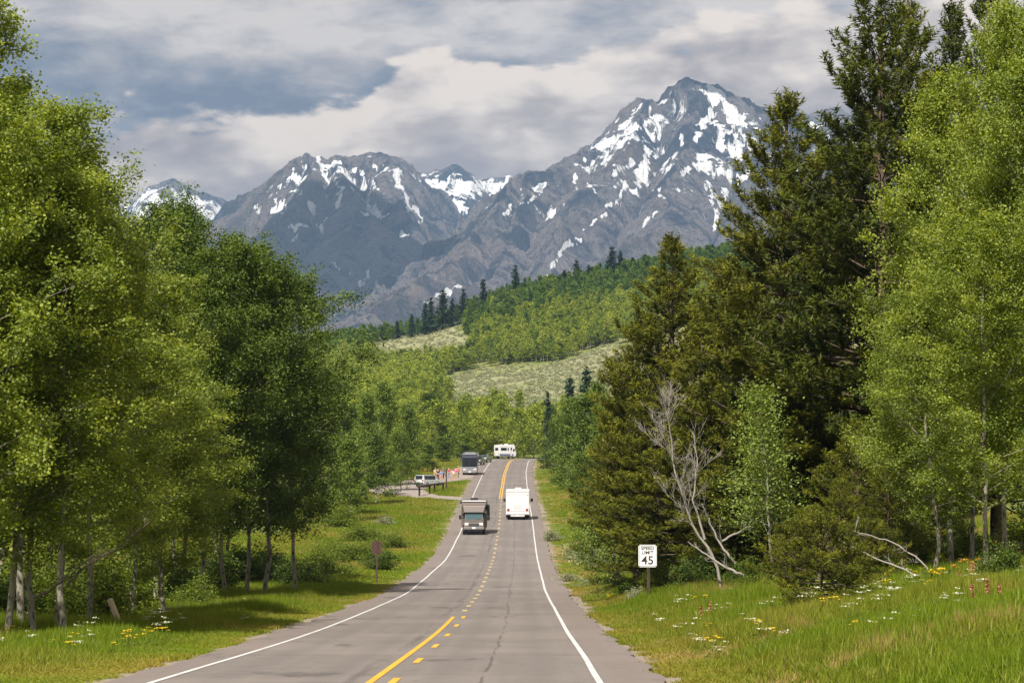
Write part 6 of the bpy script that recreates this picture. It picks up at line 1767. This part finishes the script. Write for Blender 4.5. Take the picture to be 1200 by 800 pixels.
# flowers
M_FW = leaf_mat('white petals', (0.60, 0.60, 0.42), (0.80, 0.80, 0.66), 0.2)
M_FY = leaf_mat('yellow petals', (0.60, 0.40, 0.02), (0.80, 0.60, 0.04), 0.2)
M_FO = leaf_mat('orange petals', (0.62, 0.24, 0.02), (0.75, 0.38, 0.04), 0.2)
M_FR = leaf_mat('salmon red bracts', (0.42, 0.15, 0.085), (0.60, 0.31, 0.22), 0.2)
def flower(seed, petal, kind, h=0.5):
    r_ = np.random.default_rng(seed); a = Acc()
    for st in range(4 if kind != 'spike' else 5):
        o = np.array([r_.normal() * 0.09, r_.normal() * 0.09, -0.03]); tp_ = o + np.array([r_.normal() * 0.05, r_.normal() * 0.05, h * r_.uniform(0.75, 1.1)])
        v, q = tube_np(np.stack([o, (o + tp_) / 2, tp_]), [0.006, 0.005, 0.004], 3); a.add(v, q, m=1)
        if kind == 'umbel':
            P = tp_ + np.stack([r_.normal(size=16) * 0.045, r_.normal(size=16) * 0.045, r_.normal(size=16) * 0.008], 1); leaf_quads(a, P, 0.034, r_, 0, r_.normal(0.6, 0.2, 16), up=2.0)
        elif kind == 'daisy':
            an = np.arange(9) * 0.698; P = tp_ + np.stack([np.cos(an) * 0.028, np.sin(an) * 0.028, an * 0], 1); leaf_quads(a, P, 0.042, r_, 0, r_.normal(0.6, 0.2, 9), up=1.5)
        else:
            z = np.linspace(0, 1, 26); an = z * 40; P = tp_ + np.stack([np.cos(an) * 0.030 * (1.15 - z), np.sin(an) * 0.030 * (1.15 - z), -0.20 * (1 - z)], 1); leaf_quads(a, P, 0.045, r_, 0, r_.normal(0.5, 0.25, 26), up=0.8)
    for i in range(8):
        c = np.array([[r_.normal() * 0.1, r_.normal() * 0.1, r_.uniform(0.02, h * 0.5)]]); leaf_quads(a, c, 0.09, r_, 1, np.array([0.4]), up=0.2, asp=0.4)
    return a.mesh('flower', [petal, M_SHRUB])
FL = [flower(1, M_FW, 'umbel', 0.55), flower(2, M_FY, 'daisy', 0.45), flower(3, M_FR, 'spike', 0.55), flower(4, M_FO, 'daisy', 0.5)]
pts = []; pk = []
def patch(x, y_row, d, n, sx_, kinds):
    for i in range(int(n * 0.10) + 1):
        dd = d + rng.normal() * sx_ * 1.6; xx = at(x, HOR, d)[0] + rng.normal() * sx_
        if abs(xx - road_x(dd)) < 5.6: continue
        pts.append((xx, dd, gz(xx, dd))); pk.append(kinds[rng.integers(0, len(kinds))])
for a in [(1030, 0, 68, 26, 0.5, [0]), (1100, 0, 74, 24, 0.7, [0]), (1150, 0, 78, 34, 0.9, [0]), (1180, 0, 80, 20, 0.7, [0]), (960, 0, 70, 10, 0.3, [0]), (1000, 0, 60, 12, 0.5, [0]), (905, 0, 96, 12, 0.6, [1, 0]),
          (1090, 0, 96, 40, 1.4, [1]), (1140, 0, 100, 24, 1.0, [1, 3]), (1180, 0, 84, 14, 0.4, [3]), (1135, 0, 76, 16, 0.5, [3]), (940, 0, 106, 16, 1.0, [1]), (860, 0, 92, 10, 0.5, [1]), (105, 0, 66, 40, 0.9, [1]), (60, 0, 64, 30, 1.2, [1]),
          (150, 0, 70, 26, 0.9, [1]), (195, 0, 100, 26, 0.7, [0]), (180, 0, 96, 14, 0.6, [0]), (240, 0, 104, 14, 0.8, [0]), (690, 0, 165, 24, 1.5, [1, 0]), (660, 0, 190, 14, 1.2, [1]), (455, 0, 178, 16, 1.2, [1, 0]), (880, 0, 62, 10, 1.0, [1]), (700, 0, 118, 10, 0.8, [1]), (1080, 0, 56, 10, 0.6, [0])]:
    patch(*a)
for i in range(90):
    s_ = rng.random() < 0.6
    xx, dd = ((rng.uniform(760, 1220), rng.uniform(48, 100)) if s_ else (rng.uniform(-20, 330), rng.uniform(56, 120)))
    X = at(xx, HOR, dd)[0]
    if abs(X - road_x(dd)) > 5.8: pts.append((X, dd, gz(X, dd))); pk.append(int(rng.choice([0, 1, 2], p=[0.6, 0.4, 0.0])))
pts = np.array(pts)
scatter('wildflowers', 'white, yellow and red wildflowers among the grass', pts, rng.uniform(0, 6.28, len(pts)), rng.uniform(0.8, 1.3, len(pts)), pk, FL)
# flowers large enough to pick out one by one
def flower_plant(name, label, x, y_row, d, stems, petal, kind, h, leafy=0, leafmat=None):
    p = at(x, y_row, d); X = p[0]; g = gz(X, d); r_ = np.random.default_rng(int(x * 7 + d))
    t = thing(name, label, 'flower', (X, d, g), 0)
    for i in range(stems):
        a = Acc(); b_ = Acc()
        o = np.array([r_.normal() * 0.06 * stems ** 0.5, r_.normal() * 0.06 * stems ** 0.5, -0.03]); tp_ = o + np.array([r_.normal() * 0.10, r_.normal() * 0.08, h * r_.uniform(0.8, 1.1)])
        v, q = tube_np(np.stack([o, (o + tp_) / 2 + r_.normal(size=3) * 0.01, tp_]), [0.010, 0.008, 0.006], 4); a.add(v, q)
        if kind == 'spike':
            z = np.linspace(0, 1, 60); an = z * 70; P = tp_ + np.stack([np.cos(an) * 0.040 * (1.15 - z), np.sin(an) * 0.040 * (1.15 - z), -0.28 * (1 - z)], 1); leaf_quads(b_, P, 0.055, r_, 0, r_.normal(0.5, 0.25, 60), up=0.8)
        else:
            an = np.arange(11) * 0.571; P = tp_ + np.stack([np.cos(an) * 0.036, np.sin(an) * 0.036, an * 0], 1); leaf_quads(b_, P, 0.055, r_, 0, r_.normal(0.6, 0.2, 11), up=1.2)
        so = link('stem', a.mesh('stem', [M_SHRUB]), t)
        link('bloom', b_.mesh('bloom', [petal]), so)
    if leafy:
        a = Acc(); P = r_.normal(size=(leafy, 3)) * np.array([0.28, 0.24, 0.11]) + np.array([0, 0, 0.24]); leaf_quads(a, P, 0.17, r_, 0, r_.normal(0.4, 0.2, leafy), up=0.25, asp=0.42)
        link('leaves', a.mesh('leaves', [leafmat or M_ASPEN_D]), t)
flower_plant('balsamroot', 'dark leaved plant with a crown of yellow flowers on the right bank', 1092, 712, 74, 14, M_FY, 'daisy', 0.62, 170)
flower_plant('orange_wildflower', 'orange flowers behind the salmon red spikes on the right bank', 1132, 690, 78, 9, M_FO, 'daisy', 0.62, 40)
flower_plant('tall_orange_flower', 'tall orange flower clump by the straight white aspen trunk', 1174, 660, 88, 9, M_FO, 'daisy', 0.85, 50)
flower_plant('paintbrush_flower', 'salmon red flower spike beside the yellow crowned plant', 1124, 708, 72, 3, M_FR, 'spike', 0.50, 10, M_SHRUB)
flower_plant('paintbrush_flower', 'twin salmon red spikes below the white umbels', 1146, 702, 76, 5, M_FR, 'spike', 0.58, 10, M_SHRUB)
flower_plant('paintbrush_flower', 'rusty red spike alone in the grass near the right edge', 1150, 748, 58, 3, M_FR, 'spike', 0.62, 6, M_SHRUB)
flower_plant('paintbrush_flower', 'rusty dried spike alone in the grass below the dead tree', 830, 742, 78, 2, M_FR, 'spike', 0.62, 4, M_SHRUB)

# ------------------------------------------------------------------ clouds that shade the mountain side (above the picture)
M_CLOUD, t = new_mat('cloud white')
b = t.n('ShaderNodeBsdfDiffuse', {0: (0.85, 0.85, 0.86, 1)})
out(t, b.outputs[0])
def cloud(label, x, row, dist, alt, parts, seed):
    tgt = at(x, row, dist); k = (alt - tgt[2]) / sun_dir.z
    c0 = np.array([tgt[0] + sun_dir.x * k, tgt[1] + sun_dir.y * k, alt])
    rg_ = np.random.default_rng(seed)
    bm = bmesh.new()
    for (dx, dy, r_) in parts:
        for j in range(7):
            q = rg_.normal(size=3) * np.array([0.55, 0.55, 0.1]) * r_; rr = r_ * rg_.uniform(0.35, 0.75)
            res = bmesh.ops.create_icosphere(bm, subdivisions=3, radius=1.0)
            for v in res['verts']:
                n_ = 1 + 0.25 * math.sin(v.co.x * 5 + j) * math.sin(v.co.y * 4 + dx) 
                v.co = Vector((c0[0] + dx + q[0] + v.co.x * rr * n_, c0[1] + dy + q[1] + v.co.y * rr * n_, c0[2] + max(v.co.z, -0.25) * rr * 0.5 + q[2] * 0.3 + 60))
    me = bpy.data.meshes.new('cloud'); bm.to_mesh(me); bm.free(); me.materials.append(M_CLOUD)
    for f in me.polygons: f.use_smooth = True
    link('cloud', me, None, label, 'cloud')
cloud('broad grey cloud hanging above the left massif, over the top of the picture', 385, 315, 9500, 2500, [(-250, -500, 420), (150, -350, 450), (450, 100, 380), (0, 200, 420), (-450, 50, 300)], 3)
cloud('small cloud hanging above the tallest summit, over the top of the picture', 835, 98, 9050, 2300, [(-120, 60, 150), (40, 40, 170), (230, 60, 160)], 5)

# ------------------------------------------------------------------ haze between here and the mountains
m = bpy.data.materials.new('valley air'); m.use_nodes = True; m.node_tree.nodes.clear()
t = NT(m.node_tree)
v = t.n('ShaderNodeVolumePrincipled', {'Color': (0.42, 0.66, 1.0, 1), 'Density': 4.4e-5, 'Anisotropy': 0.0})
t.n('ShaderNodeOutputMaterial', {1: v.outputs[0]})
bm = bmesh.new(); bmesh.ops.create_cube(bm, size=1.0)
hz0, hz1 = -60.0, 1420.0
for vv in bm.verts:
    vv.co = ((vv.co.x) * 24000, (vv.co.y) * 17400 + 8400, hz0 + (vv.co.z + 0.5) * (hz1 - hz0))
me = bpy.data.meshes.new('haze'); bm.to_mesh(me); bm.free(); me.materials.append(m)
link('haze', me, kind='stuff', label='thin blue summer haze in front of the mountains')
